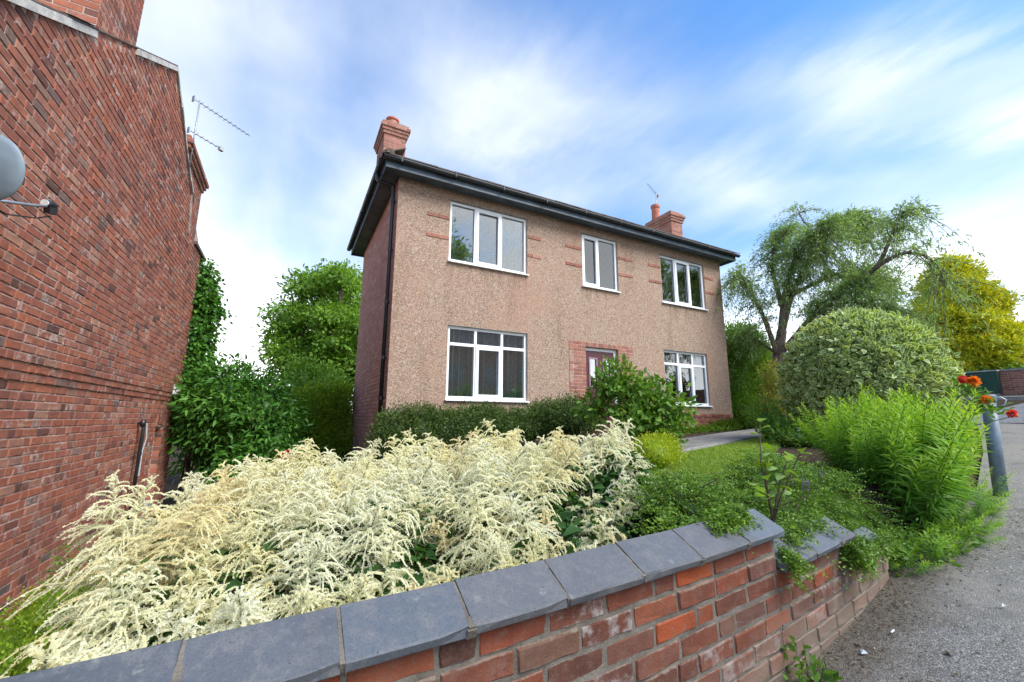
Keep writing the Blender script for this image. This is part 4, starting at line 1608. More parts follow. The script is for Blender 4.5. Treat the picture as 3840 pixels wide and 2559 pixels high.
w1 = window(W_UL, (.322, .652))
w2 = window(W_LL, (.338, .672), .245)
w3 = window(W_UM, (.47,), None, (0,))
w4 = window(W_UR, (.335, .672))
w5 = window(W_LR, (.338, .672), .245)


def curtain(win, x0, x1, z0, z1, y, amp, wl, seed, mat):
    rgc = random.Random(seed)
    nx = max(20, int((x1 - x0) / .012))
    ph = [rgc.uniform(0, 6.28) for _ in range(3)]
    V, F = [], []
    for i in range(nx + 1):
        x = x0 + (x1 - x0) * i / nx
        dy = amp * (math.sin(x / wl * 6.283 + ph[0]) + .6 * math.sin(x / wl * 10.1 + ph[1]) + .5 * math.sin(x / wl * 2.9 + ph[2]))
        V += [(x, y + dy, z0), (x, y + dy * .6, z1)]
    for i in range(nx):
        F.append((2 * i, 2 * i + 2, 2 * i + 3, 2 * i + 1))
    mb = MB().add(V, F)
    return mb.build('net_curtain', mat, win, smooth=True)


curtain(w1, 2.47, 2.68, W_UL[2], W_UL[3], HY0 + .26, .012, .06, 1, M_NET)
curtain(w1, 3.72, 4.17, W_UL[2], W_UL[3], HY0 + .26, .014, .09, 2, M_NET)
curtain(w2, 2.50, 4.17, W_LL[2], W_LL[3] - .02, HY0 + .25, .035, .17, 3, M_NET)
curtain(w3, 6.30, 6.66, W_UM[2], W_UM[3], HY0 + .26, .014, .12, 4, M_NET)
curtain(w4, 9.25, 9.71, W_UR[2], W_UR[3], HY0 + .26, .016, .11, 5, M_NET)
curtain(w5, 8.03, 9.28, W_LR[2], W_LR[3] - .02, HY0 + .25, .035, .17, 6, M_NET)
MB().lathe((9.44, HY0 + .22, W_LR[2] + .05), [(.03, 0), (.045, .03), (.05, .08), (.03, .10), (.018, .13), (.03, .15)], 12).build('ornament', M_BLACK, w5)

# rooms: inner leaf, floor, partition, ceiling
iv = MB()
opens_in = OPEN
pierced_wall(iv, HX0 + .2, HX1 - .1, .8, Z_TOP - .002, HY0 + .205, opens_in, .03)
iv.box(HX0 + .21, HX1 - .1, HY0 + 2.9, HY0 + 2.98, .7, Z_TOP - .003)
iv.box(HX0 + .21, HX1 - .1, HY0 + .24, HY0 + 2.9, 3.35, 3.45)
iv.box(HX0 + .21, HX1 - .1, HY0 + .24, HY0 + 2.9, .70, .85)
iv.box(5.05, 5.13, HY0 + .24, HY0 + 2.9, .85, 3.35).box(7.35, 7.43, HY0 + .24, HY0 + 2.9, .85, 3.35)
iv.box(5.05, 5.13, HY0 + .24, HY0 + 2.9, 3.45, Z_TOP - .003).box(7.35, 7.43, HY0 + .24, HY0 + 2.9, 3.45, Z_TOP - .003)
iv.build('interior', M_ROOMWALL, rh)

# ------------------------------------------------------------------ door
dx0, dx1, dz0, dz1 = DOOR
df = MB()
df.box(dx0 + .003, dx0 + .055, HY0 + .07, HY0 + .15, dz0, dz1 - .004).box(dx1 - .07, dx1 - .003, HY0 + .07, HY0 + .15, dz0, dz1 - .004)
df.box(dx0 + .055, dx1 - .07, HY0 + .07, HY0 + .15, dz1 - .065, dz1 - .004)
df.build('door_frame', M_UPVC, rh)
dl = MB()
a, b_, c, d = dx0 + .057, dx1 - .072, dz0 + .03, dz1 - .068
ylf = HY0 + .085
hol = [(a + .11, a + .30, d - .78, d - .17), (b_ - .30, b_ - .11, d - .78, d - .17)]
pierced_wall(dl, a, b_, c, d, ylf, hol, .03)
door = dl.build('door', M_DOOR, rh)
for h in hol:
    fm = MB(); frame_rect(fm, h[0] - .022, h[1] + .022, h[2] - .022, h[3] + .022, ylf - .012, ylf - .001, .028)
    fm.build('pane_moulding', M_DOORTRIM, door)
    MB().box(h[0], h[1], ylf + .012, ylf + .018, h[2], h[3]).build('pane', M_GLASS, door)
pm = MB()
for h in hol:
    frame_rect(pm, h[0] - .02, h[1] + .02, c + .12, c + .82, ylf - .009, ylf - .001, .03)
pm.build('panel_moulding', M_DOOR, door)
MB().box((a + b_) / 2 - .13, (a + b_) / 2 + .13, ylf - .012, ylf - .001, c + .93, c + .98).build('letter_plate', M_METAL, door)
MB().tube([(b_ - .05, ylf, c + .98), (b_ - .05, ylf - .05, c + .98), (b_ - .16, ylf - .05, c + .98)], .011, 8).build('handle', M_METAL, door)
MB().box(dx0 + .0, dx1, HY0 - .20, HY0 + .16, .80, dz0 - .001).build('doorstep', M_CEMENT, rh)

# ------------------------------------------------------------------ eaves, gutters, roof
OV = .30
ex0, ex1, ey0, ey1 = HX0 - OV, HX1 + OV, HY0 - OV, HY1 + OV
sf = MB()
sf.box(ex0 + .02, ex1 - .02, ey0 + .02, HY0 + .02, Z_TOP - .001, Z_TOP + .02).box(ex0 + .02, ex1 - .02, HY1 - .02, ey1 - .02, Z_TOP - .001, Z_TOP + .02)
sf.box(ex0 + .02, HX0 + .02, HY0 + .02, HY1 - .02, Z_TOP - .001, Z_TOP + .02).box(HX1 - .02, ex1 - .02, HY0 + .02, HY1 - .02, Z_TOP - .001, Z_TOP + .02)
sf.build('soffit', M_FASCIA, rh)
fs = MB()
fs.box(ex0, ex1, ey0, ey0 + .0195, Z_TOP - .045, Z_TOP + .135).box(ex0, ex1, ey1 - .0195, ey1, Z_TOP - .045, Z_TOP + .135)
fs.box(ex0, ex0 + .0195, ey0 + .02, ey1 - .02, Z_TOP - .045, Z_TOP + .135).box(ex1 - .0195, ex1, ey0 + .02, ey1 - .02, Z_TOP - .045, Z_TOP + .135)
fs.build('fascia', M_FASCIA, rh)


def gutter(p0, p1, outw, sag=0.0):
    p0, p1, outw = (np.array(v, float) for v in (p0, p1, outw))
    mb = MB()
    r, th = .056, .004
    n = 24
    ring = []
    for k in range(11):
        a = math.pi * k / 10
        ring.append((r * math.cos(a), -r * math.sin(a)))
    for k in range(10, -1, -1):
        a = math.pi * k / 10
        ring.append(((r - th) * math.cos(a), -(r - th) * math.sin(a)))
    m = len(ring)
    V, F = [], []
    for i in range(n + 1):
        c = p0 + (p1 - p0) * i / n + np.array((0, 0, sag * math.sin(math.pi * i / n) + .004 * math.sin(i * 1.7)))
        for (u, v) in ring:
            V.append(c + outw * u + np.array((0, 0, v)))
    for i in range(n):
        for k in range(m):
            a, b_ = i * m + k, i * m + (k + 1) % m
            F.append((a, a + m, b_ + m, b_))
    F += [tuple(range(m)), tuple(n * m + k for k in range(m))[::-1]]
    mb.add(V, F)
    return mb.build('gutter', M_GUTTER, rh, smooth=True)


gz = Z_TOP + .115
gutter((ex0 - .06, ey0 - .062, gz), (ex1 + .06, ey0 - .062, gz - .01), (0, -1, 0))
gutter((ex0 - .062, ey0 + .0, gz), (ex0 - .062, ey1, gz), (-1, 0, 0))
for k in range(10):
    x = ex0 + .25 + k * (ex1 - ex0 - .5) / 9
    MB().box(x - .015, x + .015, ey0 - .125, ey0 - .001, gz - .068, gz - .060).box(x - .015, x + .015, ey0 - .128, ey0 - .120, gz - .060, gz + .008).build('gutter_bracket', M_GUTTER, rh)
for k in range(5):
    y = ey0 + .5 + k * .85
    MB().box(ex0 - .125, ex0 - .001, y - .015, y + .015, gz - .068, gz - .060).build('gutter_bracket', M_GUTTER, rh)
# hipped roof with two real courses of tile edges at the eaves
tanp = math.tan(math.radians(29))
rz0 = Z_TOP + .15
hy = (ey1 - ey0) / 2
zr = rz0 + hy * tanp
rm = MB()
V = [(ex0 - .05, ey0 - .05, rz0), (ex1 + .05, ey0 - .05, rz0), (ex1 + .05, ey1 + .05, rz0), (ex0 - .05, ey1 + .05, rz0), (ex0 + hy, (ey0 + ey1) / 2, zr), (ex1 - hy, (ey0 + ey1) / 2, zr)]
rm.add(V, [(0, 1, 5, 4), (1, 2, 5), (2, 3, 4, 5), (3, 0, 4), (3, 2, 1, 0)])
roofo = rm.build('roof', M_TILE, rh)
tv, tf_ = [], []
tm = MB().add([(-.16, -.03, 0), (.16, -.03, 0), (.16, .36, .20), (-.16, .36, .20), (-.16, -.03, .022), (.16, -.03, .022), (.16, .36, .222), (-.16, .36, .222)],
              [(0, 3, 2, 1), (4, 5, 6, 7), (0, 1, 5, 4), (1, 2, 6, 5), (3, 0, 4, 7)])
tile_me = fast_mesh('roof_tile', np.array(tm.V), tm.F, M_TILE)
x = ex0 + .1
while x < ex1:
    o = bpy.data.objects.new('roof_tile', tile_me)
    link(o, roofo, (x, ey0 - .045, rz0 + .006 + rg.uniform(-.003, .006)))
    o.rotation_euler = (rg.uniform(-.01, .01), 0, rg.uniform(-.012, .012))
    x += .325
y = ey0 + .1
while y < ey1:
    o = bpy.data.objects.new('roof_tile', tile_me)
    link(o, roofo, (ex0 - .045, y, rz0 + .006))
    o.rotation_euler = (0, 0, -math.pi / 2)
    y += .325
# moss lump and lead at the near corner of the eaves
mb = MB(); mb.obox((ex0 + .03, ey0 - .02, rz0 + .07), (1, .3, .2), (-.3, 1, .2), (0, -.2, 1), .07, .07, .03)
mb.build('hip_end_mortar', M_FLAUNCH, roofo)

# downpipe with swan neck at the near corner of the side wall
px_, py_ = HX0 - .055, HY0 + .20
dpp = MB().tube([(ex0 - .062, py_ - .02, gz - .05), (ex0 - .062, py_ - .02, gz - .16), (ex0 - .03, py_ - .01, gz - .20), (px_ - .05, py_, gz - .21), (px_, py_, gz - .24), (px_, py_, gz - .32), (px_, py_, .5)],
                [.037, .037, .036, .036, .036, .036, .036], 12).build('downpipe', M_PIPE, rh, smooth=True)
for zz in (5.25, 4.3, 3.3, 2.3, 1.6):
    MB().lathe((px_, py_, zz), [(.043, 0), (.043, .06)], 12).box(px_, HX0 + .002, py_ - .015, py_ + .015, zz + .015, zz + .045).build('pipe_clip', M_PIPE, dpp)

# chimneys
cL = chimney(rh, 1.40, 1.90, 9.05, 9.95, 5.95, 8.05, M_CHIM_O, [.05, .085, .055, .03], M_MORT_H, seed=8)
flaunch(cL, 1.38, 1.92, 9.03, 9.97, 8.05, .10)
pot(cL, 1.62, 9.35, 8.09, .14, .26)
cR = chimney(rh, 9.92, 10.40, 8.43, 9.40, 6.2, 7.62, M_CHIM_O, [.05, .085, .055, .03], M_MORT_H, seed=9)
flaunch(cR, 9.90, 10.42, 8.41, 9.42, 7.62, .08)
pot(cR, 10.12, 9.20, 7.66, .13, .55)
aerial((10.30, 9.30, 7.55), 1.25, (-0.55, 0.1, 0.55), 0.45, 7, 'small dark television aerial on the far chimney of the pebbledash house', .10, second=False)


# ================================================================== STREET
b0 = np.array([6.12, 1.57, float(P(6.12))])
bo = empty('bollard', tuple(b0), 'slightly leaning grey metal bollard with flat cap at the pavement edge', 'bollard')
tl = np.array([0.055, -0.030, 1.0])
hgt = 0.95
MB().tube([b0 - tl * .05, b0 + tl * hgt], .052, 20).build('post', M_BOLL, bo, smooth=True)
MB().lathe(b0 + tl * hgt, [(.056, -.055), (.060, -.05), (.060, .0), (.052, .012), (.02, .016)], 20, axis=tuple(tl)).build('cap', M_BOLL, bo, smooth=False)
c = b0 + tl * (hgt - .10)
MB().tube([c + (.0, -.05, 0), c + (.02, -.10, .01), c + (.03, -.115, .06), c + (.02, -.085, .085), c + (.0, -.05, .075)], .007, 6).build('chain_loop', M_METAL, bo, smooth=True)

# far wall across the junction, green cabinet beside it
FWX = 21.0
fz = float(P(FWX)) + .10
fw = empty('boundary_wall', (FWX + .1, 2.0, fz), 'weathered low brick wall with stone coping across the junction', 'wall')
MB().box(FWX + .006, FWX + .22, -3.5, 4.9, fz - .3, fz + .80).build('mortar', M_MORT_L, fw)
RV, RF, RR = [], [], []
for r in range(11):
    zc = fz + .0325 + r * .0735
    y = -3.5 + (r % 2) * .11
    while y < 4.9:
        L = min(BR_L, 4.9 - y)
        v, f = brick_geo(L, BR_H, .02, r * 131 + int(y * 10), 4, .002, .004)
        v = np.array(v)
        w_ = np.stack([FWX + v[:, 1], y + L / 2 - v[:, 0], zc + v[:, 2]], 1)
        q0 = len(RV)
        RV.extend(map(tuple, w_)); RF.extend([tuple(q + q0 for q in ff) for ff in f]); RR.extend([rg.random()] * len(v))
        y += L + .0098
me = fast_mesh('brickwork', np.array(RV) - WORLD_LOC[fw], RF, M_CHIM_A, {'rnd': RR})
o = bpy.data.objects.new('brickwork', me); link(o, fw, WORLD_LOC[fw]); o['kind'] = 'stuff'
for k in range(14):
    MB().box(FWX - .03, FWX + .25, -3.5 + k * .6, -3.5 + k * .6 + .59, fz + .8005, fz + .86).build('coping_stone', M_CEMENT, fw)

cb = empty('utility_cabinet', (FWX - .1, 5.4, fz), 'dark green metal utility cabinet beside the far brick wall', 'cabinet')
cy0, cy1 = 4.88, 6.15
MB().box(FWX - .25, FWX + .12, cy0, cy1, fz + .06, fz + .80).build('cabinet_body', M_CAB, cb)
MB().box(FWX - .22, FWX + .09, cy0 + .03, cy1 - .03, fz - .05, fz + .06).build('plinth', M_KERB, cb)
MB().box(FWX - .28, FWX + .15, cy0 - .02, cy1 + .02, fz + .8005, fz + .835).build('lid', M_GREYPIPE, cb)
for k in range(2):
    a = cy0 + .03 + k * .605
    dd = MB().box(FWX - .262, FWX - .2505, a, a + .595, fz + .09, fz + .77).build('cabinet_door', M_CAB, cb)
    MB().box(FWX - .272, FWX - .2625, a + .28, a + .31, fz + .38, fz + .48).build('lock', M_BLACK, dd)

# ================================================================== VEGETATION HELPERS
T_SMALL = (np.array([(0, 0, 0), (.5, -.5, .10), (1, 0, 0), (.5, .5, .10)]), np.array([(0, 1, 2), (0, 2, 3)]), np.array([.2, 1, 1, 1.]))
T_LEAF = (np.array([(0, 0, 0), (.35, 0, 0), (.7, 0, -.02), (1.03, 0, -.10), (.28, -.46, .09), (.66, -.40, .06), (.28, .46, .09), (.66, .40, .06)]),
          np.array([(0, 4, 1), (1, 4, 5), (1, 5, 2), (2, 5, 3), (0, 1, 6), (1, 7, 6), (1, 2, 7), (2, 3, 7)]),
          np.array([.4, 0, 0, 1, 1, 1, 1, 1.]))
T_LANCE = (np.array([(0, 0, 0), (.38, -.5, .05), (.42, 0, -.02), (.38, .5, .05), (1, 0, -.16)]),
           np.array([(0, 1, 2), (0, 2, 3), (1, 4, 2), (2, 4, 3)]), np.array([.0, .5, .2, .5, 1.]))


def unit(v):
    return v / (np.linalg.norm(v, axis=-1, keepdims=True) + 1e-9)


def leaf_geo(Pp, A, N, L, W, tmpl):
    T, F, E = tmpl
    A = unit(A)
    N = unit(N - A * np.sum(N * A, 1, keepdims=True))
    S = np.cross(A, N)
    n, k = len(Pp), len(T)
    L = np.broadcast_to(np.asarray(L, float), (n,))[:, None, None]
    W = np.broadcast_to(np.asarray(W, float), (n,))[:, None, None]
    V = Pp[:, None, :] + A[:, None, :] * (T[None, :, 0:1] * L) + S[:, None, :] * (T[None, :, 1:2] * W) + N[:, None, :] * (T[None, :, 2:3] * L)
    Fa = (F[None] + (np.arange(n) * k)[:, None, None]).reshape(-1, 3)
    return V.reshape(-1, 3), Fa, np.tile(E, n), k


def leaf_object(name, parent, geos, mat, kind='stuff', extra=None):
    """geos: list of (V,F,edge,rnd) joined into one mesh"""
    Vs, Fs, Es, Rs = [], [], [], []
    b = 0
    for V, F, E, R_ in geos:
        Vs.append(V); Fs.append(F + b); Es.append(E); Rs.append(R_)
        b += len(V)
    loc = WORLD_LOC[parent] if parent is not None else np.zeros(3)
    me = fast_mesh(name, np.concatenate(Vs) - loc, np.concatenate(Fs), mat, {'rnd': np.concatenate(Rs), 'edge': np.concatenate(Es)})
    o = bpy.data.objects.new(name, me)
    link(o, parent, loc)
    if kind: o['kind'] = kind
    return o


def shell(lobes, n, rng, depth=.35, bottom=-.5):
    lobes = np.array([l[:6] for l in lobes], float)
    c, r = lobes[:, :3], lobes[:, 3:6]
    area = r[:, 0] * r[:, 1] + r[:, 0] * r[:, 2] + r[:, 1] * r[:, 2]
    k = rng.choice(len(lobes), size=n * 2, p=area / area.sum())
    d = unit(rng.normal(size=(n * 2, 3)))
    ok = d[:, 2] > bottom
    k, d = k[ok], d[ok]
    f = 1 - depth * rng.random(len(k)) ** 1.6
    Pp = c[k] + d * r[k] * f[:, None]
    q = (Pp[:, None, :] - c[None]) / r[None]
    ins = ((q ** 2).sum(-1) < .55)
    ins[np.arange(len(k)), k] = False
    keep = ~ins.any(1)
    Pp, d, k = Pp[keep][:n], d[keep][:n], k[keep][:n]
    N = unit(d / r[k])
    return Pp, N


def core_geo(lobes, s=.62, seg=10, rings=6, rnd=.25):
    out = []
    for l in lobes:
        c, r = np.array(l[:3]), np.array(l[3:6]) * s
        V, F = [], []
        for i in range(rings + 1):
            th = math.pi * i / rings
            for j in range(seg):
                ph = 2 * math.pi * j / seg
                V.append(c + r * np.array((math.sin(th) * math.cos(ph), math.sin(th) * math.sin(ph), math.cos(th))))
        for i in range(rings):
            for j in range(seg):
                a, b_ = i * seg + j, i * seg + (j + 1) % seg
                F += [(a, a + seg, b_ + seg), (a, b_ + seg, b_)]
        V = np.array(V)
        out.append((V, np.array(F), np.zeros(len(V)), np.full(len(V), rnd)))
    return out


def foliage(parent, lobes, clumps, per, L, W, mat, tmpl=T_SMALL, cr=.1, depth=.35, out=.7, up=.3, jit=.7, droop=0.0, seed=1, bottom=-.5, core=.62, name='foliage', flat=0.5, lvar=.35):
    rng = np.random.default_rng(seed)
    C, N = shell(lobes, clumps, rng, depth, bottom)
    n = len(C) * per
    ci = np.repeat(np.arange(len(C)), per)
    off = rng.normal(size=(n, 3)) * cr * np.array([1, 1, .8])
    Pp = C[ci] + off
    ax = unit(N[ci] * out + unit(off) * .6 + np.array([0, 0, up]) + rng.normal(size=(n, 3)) * jit - np.array([0, 0, droop]))
    nm = unit(N[ci] * (1 - flat) + np.array([0, 0, 1.0]) * flat + rng.normal(size=(n, 3)) * .45)
    ll = L * (1 + lvar * rng.uniform(-1, 1, n))
    V, F, E, k = leaf_geo(Pp, ax, nm, ll, ll * (W / L), tmpl)
    cl = rng.random(len(C))
    r_ = np.clip(.55 * cl[ci] + .45 * rng.random(n), 0, 1)
    geos = [(V, F, E, np.repeat(r_, k))]
    if core:
        geos += core_geo(lobes, core)
    return leaf_object(name, parent, geos, mat)


def stems_to(parent, base, lobes, n, seed, r0=.02, mat=None, name='branches'):
    rg_ = random.Random(seed)
    mb = MB()
    for k in range(n):
        l = lobes[k % len(lobes)]
        e = np.array(l[:3]) + np.array([rg_.uniform(-.6, .6) * l[3], rg_.uniform(-.6, .6) * l[4], rg_.uniform(-.2, .5) * l[5]])
        b = np.array(base) + np.array([rg_.uniform(-.06, .06), rg_.uniform(-.06, .06), -.05])
        m1 = (b * .6 + e * .4) + np.array([rg_.uniform(-.1, .1), rg_.uniform(-.1, .1), .1])
        mb.tube([b, m1, (m1 + e) / 2 + np.array([0, 0, .05]), e], [r0, r0 * .7, r0 * .5, r0 * .2], 6)
    return mb.build(name, mat or M_TWIG, parent, smooth=True)


def shrub(name, base, lobes, label, cat, clumps, per, L, W, mat, group=None, nst=6, stem_r=.02, **kw):
    r = empty(name, tuple(base), label, cat, group)
    foliage(r, lobes, clumps, per, L, W, mat, **kw)
    stems_to(r, base, lobes, nst, kw.get('seed', 1), stem_r)
    return r


def ground_at(x, y):
    return float(H(x, y))


# leaf materials (real leaf reflectances)
ML_DARK = leaf_mat('laurel_leaf', [(0, (0.037, 0.114, 0.019)), (.5, (0.069, 0.195, 0.029)), (1, (0.130, 0.297, 0.046))], rough=.32, trans=.25)
ML_MID = leaf_mat('mid_green_leaf', [(0, (0.062, 0.136, 0.020)), (.5, (0.116, 0.237, 0.033)), (1, (0.201, 0.345, 0.051))], rough=.45, trans=.35)
ML_TREE = leaf_mat('tree_leaf', [(0, (0.067, 0.145, 0.020)), (.5, (0.133, 0.264, 0.031)), (1, (0.255, 0.399, 0.051))], rough=.5, trans=.35)
ML_YEL = leaf_mat('yellow_green_leaf', [(0, (0.098, 0.184, 0.015)), (.5, (0.196, 0.322, 0.022)), (1, (0.368, 0.460, 0.045))], rough=.5, trans=.35)
ML_GOLD = leaf_mat('golden_conifer_leaf', [(0, (0.240, 0.311, 0.017)), (.5, (0.407, 0.448, 0.023)), (1, (0.599, 0.575, 0.029))], edge_col=(0.92, 0.76, 0.06, 1), edge=(.45, 1.0), rough=.6, trans=.25)
ML_PINE = leaf_mat('dark_conifer_leaf', [(0, (0.016, 0.045, 0.020)), (.5, (0.028, 0.075, 0.030)), (1, (0.05, 0.11, 0.04))], rough=.6, trans=.15)
ML_GREY = leaf_mat('grey_green_leaf', [(0, (0.130, 0.215, 0.070)), (.5, (0.228, 0.352, 0.117)), (1, (0.368, 0.513, 0.190))], rough=.5, trans=.3)
ML_VAR = leaf_mat('variegated_leaf', [(0, (0.13, 0.21, 0.060)), (.5, (0.18, 0.28, 0.085)), (1, (0.25, 0.35, 0.115))], edge_col=(0.80, 0.85, 0.42, 1), edge=(.55, .95), rough=.4, trans=.25)
ML_VARY = leaf_mat('yellow_variegated_leaf', [(0, (0.20, 0.24, 0.03)), (.5, (0.36, 0.36, 0.06)), (1, (0.5, 0.48, 0.12))], rough=.45, trans=.3)
ML_COT = leaf_mat('cotoneaster_leaf', [(0, (0.057, 0.120, 0.013)), (.4, (0.106, 0.202, 0.022)), (.8, (0.183, 0.309, 0.031)), (1, (0.309, 0.444, 0.053))], rough=.32, trans=.2)
ML_HEDGE = leaf_mat('clipped_hedge_leaf', [(0, (0.037, 0.063, 0.018)), (.45, (0.063, 0.113, 0.025)), (.85, (0.108, 0.178, 0.034)), (1, (0.127, 0.099, 0.052))], rough=.45, trans=.2)
ML_PEREN = leaf_mat('goldenrod_leaf', [(0, (0.051, 0.137, 0.022)), (.35, (0.102, 0.247, 0.031)), (.7, (0.232, 0.429, 0.042)), (1, (0.406, 0.572, 0.060))], rough=.42, trans=.4)
ML_BEARD = leaf_mat('goats_beard_leaf', [(0, (0.022, 0.065, 0.016)), (.5, (0.042, 0.11, 0.026)), (1, (0.08, 0.17, 0.04))], rough=.5, trans=.3)
ML_GRASS = leaf_mat('grass_blade', [(0, (0.07, 0.15, 0.02)), (.5, (0.13, 0.24, 0.035)), (1, (0.22, 0.34, 0.07))], rough=.5, trans=.35)
ML_LIME = leaf_mat('spirea_leaf', [(0, (0.17, 0.28, 0.018)), (.5, (0.34, 0.42, 0.022)), (1, (0.58, 0.58, 0.03))], rough=.5, trans=.35)

# ================================================================== GOAT'S BEARD
M_CREAM = None


def cream_mat():
    m, w, b, out = new_mat('cream_florets')
    rnd = w.n('ShaderNodeObjectInfo').outputs['Random']
    col = w.ramp(rnd, [(0, (0.97, 0.84, 0.52)), (.08, (0.985, 0.91, 0.58)), (.25, (0.99, 0.945, 0.64)), (.6, (0.995, 0.96, 0.69)), (1, (0.995, 0.975, 0.77))])
    pos = w.n('ShaderNodeNewGeometry').outputs['Position']
    n = w.noise(pos, 260.0, 3.0, .7).outputs[0]
    col = w.mix(w.maprange(n, .45, .75, 0, .15), col, w.mix(1.0, col, (0.72, 0.70, 0.42, 1), 'MULTIPLY'))
    w.link(col, b.inputs['Base Color'])
    b.inputs['Roughness'].default_value = .85
    b.inputs['Specular IOR Level'].default_value = .15
    bp = w.n('ShaderNodeBump', {'Height': n, 'Strength': .35, 'Distance': .003})
    w.link(bp.outputs[0], b.inputs['Normal'])
    tl = w.n('ShaderNodeBsdfTranslucent')
    w.link(col, tl.inputs[0])
    mx = w.n('ShaderNodeMixShader', {0: .55})
    w.link(b.outputs[0], mx.inputs[1]); w.link(tl.outputs[0], mx.inputs[2])
    w.link(mx.outputs[0], out.inputs[0])
    return m


M_CREAM = cream_mat()


def plume_mesh(seed, length, n_lat, spread):
    """one feathery flower head on its stem; the origin is the foot of the head"""
    rg_ = random.Random(seed)
    rng = np.random.default_rng(seed)
    mb = MB()
    bend = rg_.uniform(.10, .34)
    fp, fd = [], []

    def rach(t):
        return np.array([bend * length * t ** 2.2, 0.02 * math.sin(3 * t) * length, length * (t - .32 * bend * t ** 2)])
    mb.tube([rach(t) for t in np.linspace(0, 1, 7)], np.linspace(.004, .0015, 7), 4, False, mi=1)
    mb.tube([np.array([-.03, 0, -.55]), np.array([-.015, .01, -.3]), np.array([0, 0, 0])], [.006, .005, .0045], 5, False, mi=1)

    def spike(p, d, ln, r0, droop):
        m = 6
        s = np.linspace(0, 1, m + 1)[:, None]
        pts = p + d * (ln * s) + np.array([0, 0, -1.0]) * (droop * ln * s ** 2) + rng.normal(0, .0016, (m + 1, 3))
        rr = r0 * (1 - .62 * s[:, 0] ** 1.7)
        mb.tube(pts, rr, 3, False, mi=0)
        k = max(8, int(ln * 300))
        t = rng.random(k)
        q = np.stack([np.interp(t, s[:, 0], pts[:, c]) for c in range(3)], 1)
        ax = unit(np.gradient(pts, axis=0))
        a = np.stack([np.interp(t, s[:, 0], ax[:, c]) for c in range(3)], 1)
        fp.append(q)
        fd.append(unit(rng.normal(size=(k, 3)) + a * .5) * (.0115 * (1 - .5 * t ** 2) * rng.uniform(.7, 1.25, k))[:, None])
    az = rg_.uniform(0, 6.28)
    for k in range(n_lat):
        t = .03 + .95 * (k / (n_lat - 1)) ** .92
        p = rach(t)
        az += 2.39996 + rg_.uniform(-.3, .3)
        el = math.radians(rg_.uniform(0, 34) + 36 * t)
        ln = (.20 * (1 - t) ** .62 + .034) * rg_.uniform(.72, 1.22) * spread * length / .4
        d = np.array([math.cos(az) * math.cos(el), math.sin(az) * math.cos(el), math.sin(el)])
        droop = rg_.uniform(.4, .95)
        spike(p, d, ln, .0044, droop)
        if t < .66:
            for s_ in range(rg_.choice((2, 3, 3, 4))):
                f = rg_.uniform(.10, .62)
                q = p + d * (ln * f) + np.array([0, 0, -droop * ln * f * f])
                a2 = az + rg_.choice((-1, 1)) * rg_.uniform(.3, .85)
                e2 = el - rg_.uniform(-.1, .45)
                d2 = np.array([math.cos(a2) * math.cos(e2), math.sin(a2) * math.cos(e2), math.sin(e2)])
                spike(q, d2, ln * rg_.uniform(.34, .62), .0032, droop * 1.05)
    # the tiny florets that make every spike fuzzy
    Pq = np.concatenate(fp); Dq = np.concatenate(fd)
    Sq = unit(np.cross(Dq, rng.normal(size=Dq.shape))) * .0034
    n = len(Pq)
    V = np.stack([Pq, Pq + Dq * .55 + Sq, Pq + Dq, Pq + Dq * .55 - Sq], 1).reshape(-1, 3)
    b = len(mb.V)
    Vall = np.concatenate([np.array(mb.V), V])
    Fall = mb.F + [tuple(x) for x in (np.arange(n * 4).reshape(-1, 4) + b).tolist()]
    me = bpy.data.meshes.new('flower_plume')
    me.from_pydata(Vall.tolist(), [], Fall)
    me.materials.append(M_CREAM); me.materials.append(M_STEM)
    me.polygons.foreach_set('material_index', np.asarray(mb.M + [0] * n, np.int32))
    me.update()
    return me


PL_SPEC = [(.42, 42, 1.0), (.48, 46, .9), (.36, 36, 1.15), (.44, 42, 1.05), (.32, 34, 1.2), (.50, 48, .95), (.28, 30, 1.3), (.40, 40, 1.1), (.38, 38, 1.0), (.46, 44, 1.1)]
PL_LEN = [q[0] for q in PL_SPEC]
PLUMES = [plume_mesh(100 + s, *q) for s, q in enumerate(PL_SPEC)]


def beard_top(x, y):
    z = .58 + .37 * (y - 1.55) + .16 * min(max(x, 0), 2.3) - .12 * min(max(-x, 0), 1.2)
    z = min(z, 1.01 + .105 * min(max(x, 0), 2.3) - .12 * min(max(-x, 0), 1.2)) - .05 * max(0, min(1, (y - 3.0))) - .05
    for (a, b_, h_) in ((1.77, 3.7, .17), (2.16, 2.49, .20), (1.05, 4.1, .12), (.05, 4.3, .14), (-.75, 3.4, .10), (.5, 2.6, .10), (1.5, 2.0, .08)):
        z += h_ * math.exp(-((x - a) ** 2 + (y - b_) ** 2) / .11)
    return z


